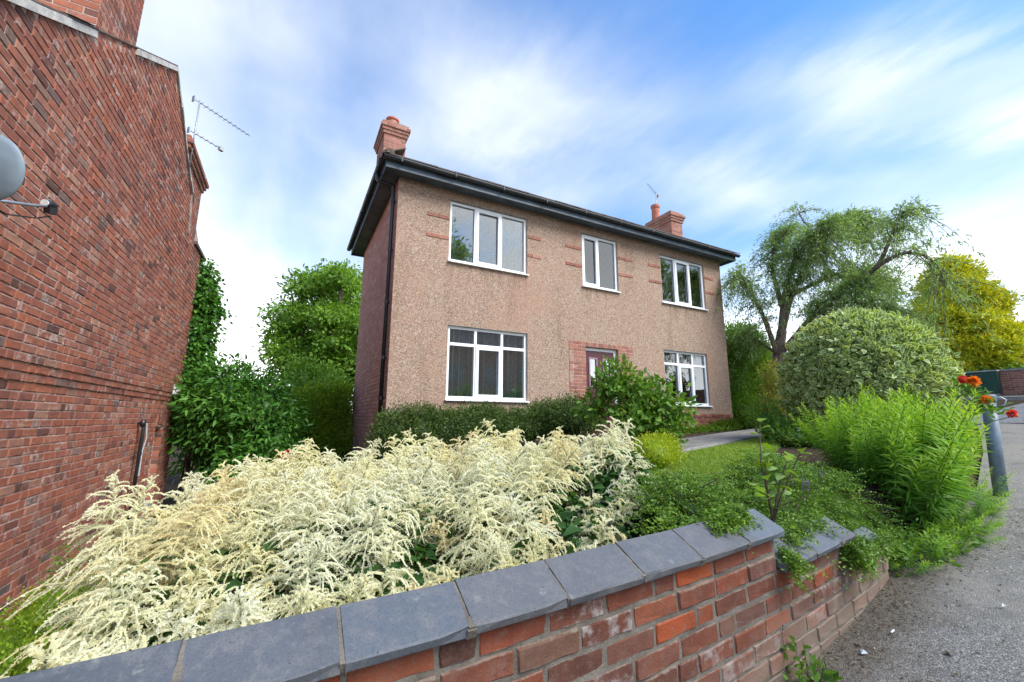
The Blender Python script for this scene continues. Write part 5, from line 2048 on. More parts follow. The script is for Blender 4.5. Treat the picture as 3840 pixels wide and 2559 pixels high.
prg = random.Random(77)
spots = []
hero = [(1860, 1562, 4.1), (1800, 1640, 4.0), (1900, 1600, 3.95), (2300, 1572, 3.3), (2270, 1610, 3.25), (2230, 1660, 3.2), (2350, 1680, 3.1), (2320, 1760, 2.9), (2200, 1720, 3.0), (2360, 1800, 2.8), (2290, 1900, 2.5), (2180, 1900, 2.55), (1480, 1640, 4.3), (1080, 1680, 4.4), (450, 1770, 3.5), (560, 1790, 3.5), (700, 1810, 3.4), (960, 1740, 4.1), (1240, 1690, 4.4),
        (1650, 1650, 4.2), (2050, 1650, 3.7), (1900, 1790, 3.1), (2150, 1820, 2.7), (2340, 1870, 2.55), (2260, 1950, 2.25), (2050, 1930, 2.45), (2230, 2030, 1.98), (2080, 2010, 2.05), (2330, 2020, 2.05), (1700, 1810, 3.1),
        (1500, 1830, 3.2), (1300, 1830, 3.3), (1100, 1880, 3.0), (900, 1900, 2.8), (600, 1880, 3.1), (420, 2080, 2.5), (560, 2130, 2.3), (760, 2040, 2.5), (1000, 2030, 2.4), (1480, 2000, 2.2), (1680, 2090, 2.0),
        (1350, 2120, 1.95), (1800, 2150, 1.85), (900, 2220, 1.9), (640, 2310, 1.85), (420, 2340, 1.9), (290, 2410, 1.75), (170, 2430, 1.72), (1150, 2170, 1.95), (1560, 2200, 1.8), (1250, 2260, 1.78), (760, 2360, 1.75), (520, 2430, 1.72)]
for px_h, py_h, r_h in hero:
    q = pt(px_h, py_h, r_h)
    spots.append((q[0], q[1], q[2], True))
tries = 0
while len(spots) < 186 and tries < 20000:
    tries += 1
    az_ = math.radians(prg.uniform(-17.5, 42.5))
    r_ = math.sqrt(prg.uniform(1.62 ** 2, 4.55 ** 2))
    x_, y_ = r_ * math.sin(az_), r_ * math.cos(az_)
    if y_ < 1.52 or (x_ < -.25 - .12 * (y_ - 1.5) and y_ > 2.0) or (y_ < 2.0 and x_ > 1.75): continue
    if x_ < -.28 and y_ < 2.3: continue
    if x_ > 1.55 + .72 * (y_ - 1.4): continue
    # gaps in the planting where the leaves show, near the wall
    if y_ < 2.05 and (.72 < x_ < 1.12) and prg.random() < .85: continue
    if y_ < 1.80 and prg.random() < .75: continue
    if y_ < 2.0 and -.25 < x_ < .05 and prg.random() < .8: continue
    if any((x_ - s[0]) ** 2 + (y_ - s[1]) ** 2 < .185 ** 2 for s in spots): continue
    spots.append((x_, y_, beard_top(x_, y_) + (prg.uniform(-.10, .05) if prg.random() < .6 else prg.uniform(-.30, -.12)), False))
CEN = [(-.45, 2.5), (.15, 2.2), (.45, 3.6), (1.35, 2.3), (1.75, 3.4), (2.15, 2.45)]
CLAB = ['creamy feathery goat\'s beard clump closest to the brick gable', 'tan-cream goat\'s beard clump arching over the coping, middle of the bed',
        'goat\'s beard clump with drooping plumes towards the side passage and laurel', 'goat\'s beard clump with star-shaped white plumes and dark leaves above the coping',
        'tall pale goat\'s beard clump in front of the clipped hedge', 'white goat\'s beard clump beside the creeping cotoneaster']
plants = []
for (cx, cy), lb in zip(CEN, CLAB):
    plants.append(empty('goats_beard', (cx, cy, float(G(cx, cy))), lb, 'plant', "goat's beard clumps behind the wall"))
for i, (x_, y_, zt, hr) in enumerate(spots):
    j = min(range(len(CEN)), key=lambda k: (CEN[k][0] - x_) ** 2 + (CEN[k][1] - y_) ** 2)
    pi_ = prg.randrange(len(PLUMES))
    me = PLUMES[pi_]
    s = prg.uniform(1.0, 1.4) * (1.12 if hr else 1.0)
    tall = s * PL_LEN[pi_]
    lean = math.radians((prg.uniform(3, 22) if not hr else prg.uniform(2, 12)) + (14 if y_ < 2.1 else 0))
    # heads nod away from the middle of their clump, near ones over the wall
    ang_ = math.atan2(y_ - CEN[j][1], x_ - CEN[j][0]) + prg.gauss(0, .7)
    if y_ < 2.0: ang_ = -math.pi / 2 + max(-1.1, min(1.1, prg.gauss(0, .7)))
    rot = Quaternion((0, 0, 1), ang_) @ Quaternion((0, 1, 0), lean) @ Quaternion((0, 0, 1), prg.uniform(-.5, .5))
    top_dir = rot @ Vector((0.1, 0, .95))
    base_ = Vector((x_, y_, zt)) - top_dir * tall * (1.0 if hr else .92)
    o = bpy.data.objects.new('flower_plume', me)
    COL.objects.link(o)
    o.parent = plants[j]
    o.matrix_local = Matrix.LocRotScale(base_ - plants[j].location, rot, (s, s, s))
for j, (cx, cy) in enumerate(CEN):
    rng = np.random.default_rng(400 + j)
    n = 1500 if j else 500
    x_ = cx + np.clip(rng.normal(0, .36, n), -.7 if j else -.1, .55 if j < 5 else .05); y_ = np.maximum(cy + rng.normal(0, .40, n), 1.40)
    tops = np.array([beard_top(a, b_) for a, b_ in zip(x_, y_)])
    gz_ = G(x_, y_)
    z_ = gz_ + (np.maximum(tops - np.where(y_ < 2.0, .24, .32), gz_ + .1) - gz_) * (1 - .75 * rng.random(n) ** 2.2)
    A = unit(np.stack([rng.normal(size=n), rng.normal(size=n) - .25, rng.normal(0, .35, n) - .15], 1))
    N = unit(np.stack([rng.normal(0, .35, n), rng.normal(0, .35, n) - .15, np.ones(n)], 1))
    ll = rng.uniform(.06, .115, n)
    Vv, Ff, Ee, kk = leaf_geo(np.stack([x_, y_, z_], 1), A, N, ll, ll * .58, T_LEAF)
    leaf_object('foliage', plants[j], [(Vv, Ff, Ee, np.repeat(rng.random(n), kk))], ML_BEARD)

# small red rose showing through the plumes
rr0 = pt(1075, 1712, 4.75)
M_RED = plain('red_petal', (0.42, 0.010, 0.018), .55, var=.3, bscale=200)
M_ORANGE = leaf_mat('orange_petal', [(0, (0.62, 0.10, 0.012)), (.5, (0.75, 0.19, 0.02)), (1, (0.80, 0.33, 0.06))], trans=.3, rough=.6)
M_CORAL = leaf_mat('coral_petal', [(0, (0.60, 0.03, 0.03)), (.5, (0.70, 0.06, 0.06)), (1, (0.75, 0.16, 0.12))], trans=.3, rough=.6)


def rose_head(parent, c, r, mat, n=46, seed=1, nm='flower_head'):
    rng = np.random.default_rng(seed)
    d = unit(rng.normal(size=(n, 3)) + np.array([0, 0, .35]))
    V, F, E, k = leaf_geo(np.array(c) + d * r * .25, unit(d + rng.normal(0, .35, (n, 3))), unit(rng.normal(size=(n, 3)) + np.array([0, 0, .6])), r * .85, r * .75, T_LEAF)
    return leaf_object(nm, parent, [(V, F, E, np.repeat(rng.random(n), k))], mat, kind=None)

# ================================================================== SHRUBS AND TREES
# creeping cotoneaster over the stepped end of the wall
gc = empty('cotoneaster', (2.7, 1.8, float(G(2.7, 1.8))), 'low spreading cotoneaster with tiny dark leaves spilling over the stepped wall', 'shrub')


def cot_z(x, y):
    yw_ = wall_y(np.minimum(x, 3.3)) + .11
    base = .945 + .02 * (x - 2.4) + .06 * np.sin(4.1 * x + 1.0) * np.cos(3.3 * y) + .05 * np.sin(7.3 * x - 4.1 * y) + .035 * np.sin(13.7 * x + 5.3 * y + 1.7) * np.sin(11.1 * y - 3.9 * x) - .05 * smooth((x - 3.2) / .8)
    edge = smooth((y - (yw_ - .06)) / .42)
    zc = np.where(x < 1.99, .83, np.where(x < 2.80, .70, .56)) - .02
    z = zc + (base - zc) * edge
    # falls away at the far end and towards the lawn
    return z - .35 * smooth((y - 1.85 - .12 * (x - 2)) / .5) - .30 * smooth((x - 3.75) / .5)


rng = np.random.default_rng(9)
geos = []
nsp, per = 6600, 26
sx = rng.uniform(1.40, 4.05, nsp); sy = rng.uniform(1.18, 2.85, nsp)
lo_ = wall_y(np.minimum(sx, 3.3)) + .11
hang = (sx > 2.06) & (rng.random(nsp) < .55)
keep = (sy > lo_ + np.where(sx < 2.0, .07, -.02)) & (sx > 1.44 + .70 * (sy - 1.4)) & (sy < 2.02 + .1 * sx)
sx, sy = sx[keep], sy[keep]
sz = cot_z(sx, sy) - .15 * rng.random(len(sx)) ** 1.7
az_ = rng.uniform(0, 2 * np.pi, len(sx))
dirv = np.stack([np.cos(az_), np.sin(az_) - .45, rng.normal(.20, .22, len(sx))], 1)
ln = rng.uniform(.08, .22, len(sx))
# extra sprigs hanging over the face of the lower steps
def hang_group(x0, x1, n, dz, zlow):
    hx = rng.uniform(x0, x1, n)
    t = rng.random(n)
    hy = wall_y(hx) - .035 - .03 * rng.random(n) + .10 * (1 - t) * rng.random(n)
    hz = top_z(hx) - dz + .10 - t * zlow
    return hx, hy, hz


for (x0, x1, n, dz, zl) in ((2.02, 2.10, 40, .152, .06), (2.20, 2.62, 90, .152, .03), (2.68, 2.90, 170, .23, .10), (3.05, 3.38, 50, .304, .03), (1.62, 1.88, 110, -.01, .02)):
    a, b_, c_ = hang_group(x0, x1, n, dz, zl)
    if dz < 0:
        b_ = wall_y(a) + .03 + .09 * rng.random(n); c_ = top_z(a) + .075 + .5 * (b_ - wall_y(a)) + .015 * rng.random(n)
    if x0 == 2.20:
        b_ = wall_y(a) + .04 + .10 * rng.random(n); c_ = top_z(a) - dz + .09 + .4 * (b_ - wall_y(a))
    sx = np.r_[sx, a]; sy = np.r_[sy, b_]; sz = np.r_[sz, c_]
    dirv = np.r_[dirv, np.stack([rng.normal(0, .5, n), -.5 + rng.normal(0, .3, n), -.55 + rng.normal(0, .3, n)], 1)]
    ln = np.r_[ln, rng.uniform(.05, .10, n)]
dirv = unit(dirv)
ns = len(sx)
t = np.tile(np.linspace(.08, 1, per), ns)
ii = np.repeat(np.arange(ns), per)
B = np.stack([sx, sy, sz], 1)
side = unit(np.cross(dirv, np.array([0, 0, 1.0])))
sg = np.where(np.arange(ns * per) % 2 == 0, 1.0, -1.0)[:, None]
Pp = B[ii] + dirv[ii] * (ln[ii] * t)[:, None] - np.array([0, 0, 1.0]) * (.25 * ln[ii] * t ** 2)[:, None] + rng.normal(0, .006, (ns * per, 3))
A = unit(side[ii] * sg + dirv[ii] * .5 + rng.normal(0, .35, (ns * per, 3)) + np.array([0, 0, .25]))
N = unit(rng.normal(0, .45, (ns * per, 3)) + np.array([0, -.25, 1.0]))
L_ = rng.uniform(.011, .019, ns * per)
V, F, E, k = leaf_geo(Pp, A, N, L_, L_ * .62, T_SMALL)
sprr = rng.random(ns)
geos = [(V, F, E, np.repeat(np.clip(.6 * sprr[ii] + .4 * rng.random(ns * per), 0, 1), k))]
leaf_object('foliage', gc, geos, ML_COT)
# woody twigs and an inner mass so the ground does not show
gx, gy = np.meshgrid(np.linspace(1.85, 4.0, 46), np.linspace(1.30, 2.45, 30))
gyy = np.maximum(gy, wall_y(np.minimum(gx, 3.3)) + .18)
gzz = cot_z(gx, gyy) - .14
Vg = np.stack([gx.ravel(), gyy.ravel(), gzz.ravel()], 1)
ig = np.arange(45)[None, :] + 46 * np.arange(29)[:, None]
Fg = np.stack([ig, ig + 1, ig + 47, ig + 46], -1).reshape(-1, 4)
o = bpy.data.objects.new('inner_foliage', fast_mesh('inner_foliage', Vg - WORLD_LOC[gc], Fg, ML_COT, {'rnd': np.full(len(Vg), .05), 'edge': np.zeros(len(Vg))}, smooth=True))
link(o, gc, WORLD_LOC[gc]); o['kind'] = 'stuff'
mb = MB()
for k in range(90):
    x = random.uniform(1.8, 3.9); y = random.uniform(1.5, 2.5)
    z = float(cot_z(np.array(x), np.array(y)))
    d_ = random.uniform(0, 6.28)
    mb.tube([(x, y, z - .12), (x + .06 * math.cos(d_), y + .06 * math.sin(d_), z - .03), (x + .14 * math.cos(d_), y + .14 * math.sin(d_), z + .015)], [.004, .003, .0015], 4, False)
mb.build('twigs', M_TWIG, gc, kind='stuff')


# goldenrod-like perennial with narrow leaves
def stem_mesh(seed, h, nleaf, L, W, name='leafy_stem'):
    rng = np.random.default_rng(seed)
    t = np.linspace(.08, 1, nleaf)
    cx = .10 * h * t ** 2
    Pp = np.stack([cx, .015 * np.sin(5 * t), h * t], 1)
    az_ = np.arange(nleaf) * 2.399 + rng.uniform(-.3, .3, nleaf)
    el = np.radians(8 + 52 * t ** 3 + rng.normal(0, 8, nleaf))
    A = np.stack([np.cos(az_) * np.cos(el), np.sin(az_) * np.cos(el), np.sin(el)], 1)
    N = unit(np.stack([-np.cos(az_) * np.sin(el), -np.sin(az_) * np.sin(el), np.cos(el)], 1) + rng.normal(0, .25, (nleaf, 3)))
    ll = L * (.75 + .5 * np.sin(np.pi * np.clip(t, .12, .9))) * (1 - .55 * t ** 4) * rng.uniform(.8, 1.2, nleaf)
    V, F, E, k = leaf_geo(Pp, A, N, ll, W * (1 - .4 * t ** 3), T_LANCE)
    r_ = np.clip(.10 + .88 * t ** 1.25 + rng.normal(0, .07, nleaf), 0, 1)
    tv, tf_ = tube_geo(np.stack([.10 * h * np.linspace(0, 1, 6) ** 2, .015 * np.sin(5 * np.linspace(0, 1, 6)), h * np.linspace(-.08, 1, 6)], 1), np.linspace(.0045, .002, 6), 4, False)
    tv = np.array(tv)
    tq = []
    for f in tf_:
        tq += [(f[0], f[1], f[2]), (f[0], f[2], f[3])]
    Vx = np.concatenate([V, tv]); Fx = np.concatenate([F, np.array(tq) + len(V)])
    return fast_mesh(name, Vx, Fx, ML_PEREN, {'rnd': np.r_[np.repeat(r_, k), np.full(len(tv), .4)], 'edge': np.r_[E, np.zeros(len(tv))]})


GOLD_ST = [stem_mesh(300 + k, h, nl, .125, .0195) for k, (h, nl) in enumerate([(.85, 74), (.78, 66), (.92, 80), (.70, 60), (.82, 70), (.6, 52)])]
pe = empty('goldenrod', (4.86, 1.93, ground_at(4.86, 1.93)), 'tall bright green leafy perennial clump with narrow leaves at the pavement edge', 'plant')
prg2 = random.Random(31)
cnt = 0
while cnt < 165:
    a, r_ = prg2.uniform(0, 6.283), math.sqrt(prg2.random())
    x, y = 4.86 + .62 * r_ * math.cos(a), 1.93 + .36 * r_ * math.sin(a) + .18 * math.cos(a) * r_
    if y < float(bound_y(x)) + .06: continue
    g_ = ground_at(x, y)
    topz = 1.55 - .18 * r_ ** 3
    me = GOLD_ST[prg2.randrange(6)]
    o = bpy.data.objects.new('leafy_stem', me); COL.objects.link(o)
    o.parent = pe
    lean = math.radians(2 + 24 * r_ ** 2 + prg2.uniform(0, 6))
    rot = Quaternion((0, 0, 1), math.atan2((y - 2.0) / .36, (x - 4.8) / .62)) @ Quaternion((0, 1, 0), lean) @ Quaternion((0, 0, 1), prg2.uniform(-1, 1))
    s = max(.55, min(1.25, (topz - g_) / .82)) * prg2.uniform(.86, 1.06)
    o.matrix_local = Matrix.LocRotScale(Vector((x, y, g_ - .02)) - pe.location, rot, (s, s, s))
    cnt += 1
# shorter shoots leaning over the kerb of soil
wd = empty('creeping_weeds', (4.2, 1.5, ground_at(4.2, 1.45)), 'straggling green weeds spreading from the wall end onto the pavement', 'weeds')
for k in range(64):
    x = prg2.uniform(3.55, 5.9); y = float(bound_y(x)) + prg2.uniform(-.22, .08)
    if x > 5.0: y += .05
    o = bpy.data.objects.new('leafy_stem', GOLD_ST[prg2.randrange(6)]); COL.objects.link(o)
    o.parent = wd
    s = prg2.uniform(.20, .48)
    rot = Quaternion((0, 0, 1), prg2.uniform(-2.7, -.4)) @ Quaternion((0, 1, 0), math.radians(prg2.uniform(20, 65)))
    z_ = max(float(P(x)), ground_at(x, y))
    o.matrix_local = Matrix.LocRotScale(Vector((x, y, z_ - .01)) - wd.location, rot, (s, s, s * .9))
lob = [(3.62, 1.44, .45, .12, .10, .10), (4.0, 1.40, .47, .28, .12, .10), (4.5, 1.46, .50, .3, .12, .09)]
foliage(wd, lob, 90, 9, .045, .02, ML_MID, T_LEAF, cr=.05, depth=.5, out=.5, up=.2, seed=61, core=.0, name='weed_leaves')

# little weed growing out of the foot of the wall
wx = 2.02
wz = float(P(wx))
w0 = empty('wall_weed', (wx, float(wall_y(wx)) - .05, wz), 'small green weed sprouting at the foot of the brick garden wall', 'weed')
lob = [(wx, float(wall_y(wx)) - .07, wz + .06, .075, .05, .06), (wx + .06, float(wall_y(wx)) - .09, wz + .03, .05, .04, .03), (wx - .02, float(wall_y(wx)) - .06, wz + .11, .04, .035, .04)]
foliage(w0, lob, 16, 5, .036, .022, ML_MID, T_LEAF, cr=.022, depth=.6, seed=62, core=0, name='leaves')
stems_to(w0, (wx, float(wall_y(wx)) - .05, wz), lob, 5, 3, .003, M_STEM, 'stems')

# clipped dome of variegated euonymus
dc_ = (8.02, 3.36)
dg = float(G(*dc_))
lobes = [(dc_[0], dc_[1], 1.83, 1.02, 1.02, 1.15)]
vd = shrub('domed_shrub', (dc_[0], dc_[1], dg), lobes, 'large clipped dome of cream-edged variegated leaves beside the lawn', 'shrub', 3000, 6, .082, .050, ML_VAR,
           tmpl=T_LEAF, cr=.040, depth=.06, out=.45, up=.1, jit=.7, seed=5, bottom=-.82, core=.90, flat=.15, nst=8, stem_r=.03)
foliage(vd, [(dc_[0], dc_[1], 1.83, 1.07, 1.07, 1.19)], 45, 4, .075, .045, ML_VAR, T_LEAF, cr=.035, depth=.05, out=1.0, up=.6, jit=.5, seed=55, bottom=-.2, core=0, name='stray_shoots')
# low green growth at the foot of the dome
lobes = [(7.0, 4.05, 1.15, .28, .3, .35), (6.75, 3.75, 1.02, .3, .3, .22), (7.25, 4.45, 1.2, .22, .22, .4)]
shrub('leafy_bush', (7.0, 4.05, float(G(7, 4.05))), lobes, 'loose mid-green bush at the foot of the clipped dome by the path', 'shrub', 130, 10, .08, .022, ML_MID, tmpl=T_LANCE, cr=.08, seed=6, core=.6, up=.7)

# climbing yellow variegated shrub, hedge right of the house
lobes = [(10.05, 6.02, 1.55, .20, .2, .55), (10.15, 6.0, 2.2, .22, .22, .45), (10.0, 6.05, 1.2, .30, .25, .22)]
shrub('variegated_climber', (10.05, 6.05, float(G(10.05, 6.05))), lobes, 'upright yellow variegated shrub at the end of the garden path', 'shrub', 260, 7, .055, .035, ML_VARY, tmpl=T_LEAF, cr=.06, seed=7, core=.75)
lobes = [(12.0, 8.4, 2.2, .9, .8, 1.5), (13.0, 8.6, 2.6, 1.1, .9, 1.8), (12.2, 8.2, 3.3, .7, .7, .9), (14.2, 8.6, 2.3, 1.1, .9, 1.5), (11.6, 7.9, 1.4, .6, .6, .6)]
shrub('tall_hedge', (12.6, 8.4, float(H(12.6, 8.4))), lobes, 'tall dark green hedge shrub beside the right-hand corner of the house', 'hedge', 3000, 10, .085, .040, ML_TREE, cr=.12, depth=.35, seed=8, core=.62, nst=10, stem_r=.04)

# bush in front of the door
lobes = [(4.06, 4.56, 1.76, .25, .26, .30), (4.38, 4.22, 1.48, .28, .30, .33), (4.10, 4.32, 1.24, .30, .32, .30), (3.82, 4.76, 1.46, .20, .22, .22), (4.50, 4.02, 1.34, .20, .22, .25), (4.22, 4.42, 1.62, .24, .26, .26), (4.3, 4.1, 1.12, .24, .24, .2)]
db = shrub('door_shrub', (4.15, 4.4, float(G(4.15, 4.4))), lobes, 'rounded bright green leafy shrub growing in front of the maroon door', 'shrub', 340, 8, .085, .045, ML_MID, tmpl=T_LEAF, cr=.075, depth=.5, out=.6, up=.1, droop=.25, seed=10, core=.5, nst=10, stem_r=.016)
rng = np.random.default_rng(3)
C, N = shell(lobes, 26, rng, .1, -.2)
fl = []
for k in range(len(C)):
    n = 14
    d = unit(rng.normal(size=(n, 3)))
    V, F, E, kk = leaf_geo(C[k] + d * .02, d, unit(rng.normal(size=(n, 3))), .022, .02, T_SMALL)
    fl.append((V, F, E, np.repeat(rng.random(n), kk)))
leaf_object('faded_flowers', db, fl, leaf_mat('faded_blossom', [(0, (0.42, 0.27, 0.17)), (1, (0.62, 0.47, 0.33))], trans=.2))

# clipped dark hedge under the front window
lobes = []
for k in range(9):
    t = k / 8
    x, y = 1.55 + 2.7 * t, 6.85 - .75 * t
    zt = 1.43 + .05 * math.sin(k * 2.1) + (.08 if k > 6 else 0)
    g_ = float(G(x, y))
    lobes.append((x, y, (zt + g_) / 2, .36, .40, (zt - g_) / 2 + .03))
lobes.append((4.15, 5.75, 1.30, .45, .4, .33))
hg = empty('clipped_hedge', (2.8, 6.5, float(G(2.8, 6.5))), 'dark clipped evergreen hedge below the front ground-floor window', 'hedge')
foliage(hg, lobes, 3400, 14, .042, .015, ML_HEDGE, cr=.06, depth=.26, out=.5, up=.1, jit=.8, seed=12, core=.70, flat=.3)
stems_to(hg, (2.8, 6.5, float(G(2.8, 6.5))), lobes, 10, 4, .02)
# thin vine at the corner by the downpipe
lobes = [(1.36, 7.12, 1.28, .06, .06, .10), (1.34, 7.1, 1.10, .07, .06, .12), (1.32, 7.08, .9, .06, .06, .14)]
shrub('corner_vine', (1.34, 7.15, float(G(1.34, 7.15))), lobes, 'small pale vine climbing the foot of the black downpipe', 'climber', 26, 5, .05, .03, ML_GREY, tmpl=T_LEAF, cr=.04, seed=13, core=0, nst=3, stem_r=.004)

# lime spirea by the path
lobes = [(3.55, 3.42, .95, .26, .24, .18), (3.82, 3.62, .97, .25, .22, .16), (3.35, 3.25, .93, .22, .22, .17)]
shrub('spirea', (3.55, 3.42, float(G(3.55, 3.42))), lobes, 'low lime-yellow spirea mound at the corner of the lawn', 'shrub', 420, 9, .026, .012, ML_LIME, cr=.035, depth=.3, up=.7, seed=14, core=.75, nst=5, stem_r=.006)
lobes = [(3.15, 3.35, .85, .22, .22, .18), (2.95, 3.6, .82, .25, .2, .18)]
shrub('feathery_shrub', (3.1, 3.4, float(G(3.1, 3.4))), lobes, 'low feathery green shrub between spirea and goat\'s beard', 'shrub', 260, 9, .03, .009, ML_MID, cr=.04, up=.6, seed=15, core=.7, nst=4, stem_r=.006)


# long grass along the plinth and the path edge
def grass_tuft(name, cx, cy, n, hmin, hmax, sx, sy, label, seed):
    rng = np.random.default_rng(seed)
    x, y = cx + rng.normal(0, sx, n), cy + rng.normal(0, sy, n)
    y = np.minimum(y, HY0 - .03) if cx > 7.9 else y
    z = np.array([ground_at(a, b_) for a, b_ in zip(x, y)])
    a = rng.uniform(0, 6.283, n)
    A = unit(np.stack([.55 * np.cos(a), .55 * np.sin(a), rng.uniform(.5, 1.2, n)], 1))
    N = unit(np.stack([-np.cos(a), -np.sin(a), .8 * np.ones(n)], 1))
    L_ = rng.uniform(hmin, hmax, n)
    tm = (T_LANCE[0] * np.array([1, 1, 1.6]), T_LANCE[1], T_LANCE[2])
    V, F, E, k = leaf_geo(np.stack([x, y, z - .01], 1), A, N, L_, .011, tm)
    r = empty(name, (cx, cy, ground_at(cx, cy)), label, 'grass')
    leaf_object('blades', r, [(V, F, E, np.repeat(rng.random(n), k))], ML_GRASS)


grass_tuft('long_grass', 10.3, 6.9, 900, .18, .42, .50, .22, 'long arching grass against the right end of the brick plinth', 1)
grass_tuft('long_grass', 8.7, 6.85, 700, .10, .26, .70, .20, 'shorter rough grass along the middle of the brick plinth', 2)

# spindly young shrub standing up out of the cotoneaster
sb_ = pt(2900, 1960, 2.55)
sp = empty('rose_sapling', tuple(sb_), 'spindly young shrub with rounded leaves rising from the cotoneaster', 'sapling')
tips = [(2850, 1590, 2.62), (2870, 1720, 2.55), (2960, 1720, 2.62), (3010, 1690, 2.72), (2830, 1830, 2.45)]
lm = fast_mesh('leaf', T_LEAF[0] * np.array([.062, .052, .062]), T_LEAF[1], ML_YEL, {'rnd': np.full(8, .45), 'edge': T_LEAF[2]})
lm2 = fast_mesh('leaf', T_LEAF[0] * np.array([.055, .048, .055]), T_LEAF[1], ML_GREY, {'rnd': np.full(8, .8), 'edge': T_LEAF[2]})
for ti, tp_ in enumerate(tips):
    e = pt(*tp_)
    m_ = (sb_ + e) / 2 + np.array([.02 * (ti - 2), 0, .04])
    ctl = [sb_, m_, e]
    st_ = MB().tube([sb_, (sb_ + m_) / 2 + np.array([0, 0, .02]), m_, (m_ + e) / 2 + np.array([0, 0, .012]), e], [.006, .005, .004, .003, .0015], 6).build('stem', M_TWIG, sp, smooth=True)
    for k in range(9):
        t = .3 + .7 * k / 8
        q = (1 - t) ** 2 * sb_ + 2 * t * (1 - t) * m_ + t * t * e + np.array([0, 0, .01])
        o = bpy.data.objects.new('leaf', lm if (k + ti) % 3 else lm2)
        link(o, sp, q)
        o.rotation_euler = (random.uniform(-.5, .5), random.uniform(-.6, .5), k * 2.4 + random.uniform(-.4, .4))

# rose bush by the bollard
rb = empty('rose_bush', (6.0, 2.0, ground_at(6.0, 2.0)), 'rose bush with orange and coral blooms leaning towards the bollard', 'rose')
fl_px = [((3650, 1432), 5.95, .056, M_ORANGE), ((3612, 1424), 6.1, .042, M_CORAL), ((3700, 1500), 5.75, .042, M_ORANGE), ((3797, 1553), 5.45, .036, M_CORAL)]
for q, ((a, b_), r_, s, m_) in enumerate(fl_px):
    c_ = pt(a, b_, r_)
    rose_head(rb, c_, s, m_, 60, q)
    bs_ = np.array([5.95, 2.0, ground_at(5.95, 2.0)])
    MB().tube([bs_, (bs_ * .5 + c_ * .5) + np.array([0, .05, .12]), c_ - np.array([0, 0, .02])], [.007, .005, .003], 6).build('stem', M_STEM, rb, smooth=True)
for q, ((a, b_), r_, s_, m_) in enumerate(fl_px[:3]):
    c_ = pt(a, b_, r_ + .04)
    foliage(rb, [(c_[0], c_[1], c_[2] - .11, .09, .07, .09)], 12, 5, .05, .03, ML_MID, T_LEAF, cr=.035, depth=.8, seed=170 + q, core=0, name='spray')
lobes = [(5.80, 1.98, 1.20, .18, .14, .26), (5.75, 1.90, 1.42, .10, .09, .14), (6.1, 2.15, 1.2, .3, .22, .3)]
foliage(rb, lobes, 120, 7, .06, .036, ML_MID, T_LEAF, cr=.06, depth=.6, seed=17, core=0)
foliage(rb, [(5.35, 1.84, .9, .30, .14, .22)], 60, 8, .05, .025, ML_YEL, T_LEAF, cr=.06, depth=.6, seed=18, core=0, name='lower_foliage')

# box-like bush by the gable foot
lobes = [(-1.05, 2.6, .02, .42, .45, .30), (-.75, 3.1, .05, .40, .45, .30), (-1.25, 3.4, -.05, .35, .5, .26), (-1.35, 2.2, -.05, .38, .4, .26), (-.9, 3.9, -.02, .35, .4, .25), (-1.3, 4.4, -.1, .28, .4, .22), (-1.0, 1.9, .05, .4, .35, .22)]
shrub('box_bush', (-1.05, 2.9, -.45), lobes, 'low bright green box-leaved bush along the foot of the brick gable', 'shrub', 1500, 12, .022, .012, ML_YEL, cr=.04, depth=.25, up=.5, seed=19, core=.8, nst=8, stem_r=.01)
lobes = [(-1.45, 4.9, .02, .12, .2, .2), (-1.5, 5.2, .15, .08, .1, .16)]
shrub('fine_weed', (-1.48, 5.0, -.44), lobes, 'wispy green weed against the pipe at the gable foot', 'weed', 60, 8, .03, .014, ML_MID, cr=.05, depth=.7, seed=20, core=0, nst=3, stem_r=.004)

# laurel arching over the side passage
lobes = [(-1.15, 10.1, 1.65, .70, .75, .72), (-.45, 9.8, 1.35, .62, .7, .70), (-1.55, 10.4, 1.1, .40, .6, .55), (-.15, 9.5, .75, .50, .55, .62), (-.55, 9.3, .35, .50, .5, .42), (.15, 9.4, .25, .40, .45, .5), (-1.0, 10.3, 1.0, .7, .7, .5), (-1.2, 11.4, .7, .9, .5, 1.2), (-.3, 11.1, .5, .8, .5, 1.0)]  # last two lobes added behind to block light and darken the hollow
shrub('laurel', (-.5, 10.0, -.3), lobes, 'large glossy dark laurel arching over the side passage', 'shrub', 1500, 10, .115, .042, ML_DARK, tmpl=T_LEAF, cr=.12, depth=.3, out=.7, up=-.1, droop=.35, seed=21, core=.64, nst=10, stem_r=.035)
lobes = [(-1.80, 10.7, 3.0, .20, .26, .9), (-1.82, 10.7, 3.8, .17, .26, .6), (-1.78, 10.7, 2.2, .26, .3, .6), (-1.86, 10.7, 4.25, .12, .22, .3), (-1.52, 10.7, 3.5, .14, .12, .07)]
shrub('ivy', (-1.7, 10.75, -.3), lobes, 'dense green ivy climbing the rear corner of the brick gable', 'climber', 560, 9, .09, .06, ML_DARK, tmpl=T_LEAF, cr=.09, depth=.3, out=.6, up=-.2, droop=.5, seed=22, core=.75, nst=5, stem_r=.02)
lobes = [(.55, 11.4, 1.2, .6, .6, .85), (1.15, 11.7, 1.35, .55, .6, .85), (.1, 11.6, .8, .5, .5, .7), (.9, 11.2, .6, .7, .6, .6), (.35, 10.9, .2, .6, .5, .5)]
shrub('privet_bush', (.7, 11.5, -.2), lobes, 'bright yellow-green privet bush beside the brick side wall', 'shrub', 1900, 10, .075, .034, ML_YEL, cr=.09, depth=.35, up=.5, seed=23, core=.60, nst=8, stem_r=.025)
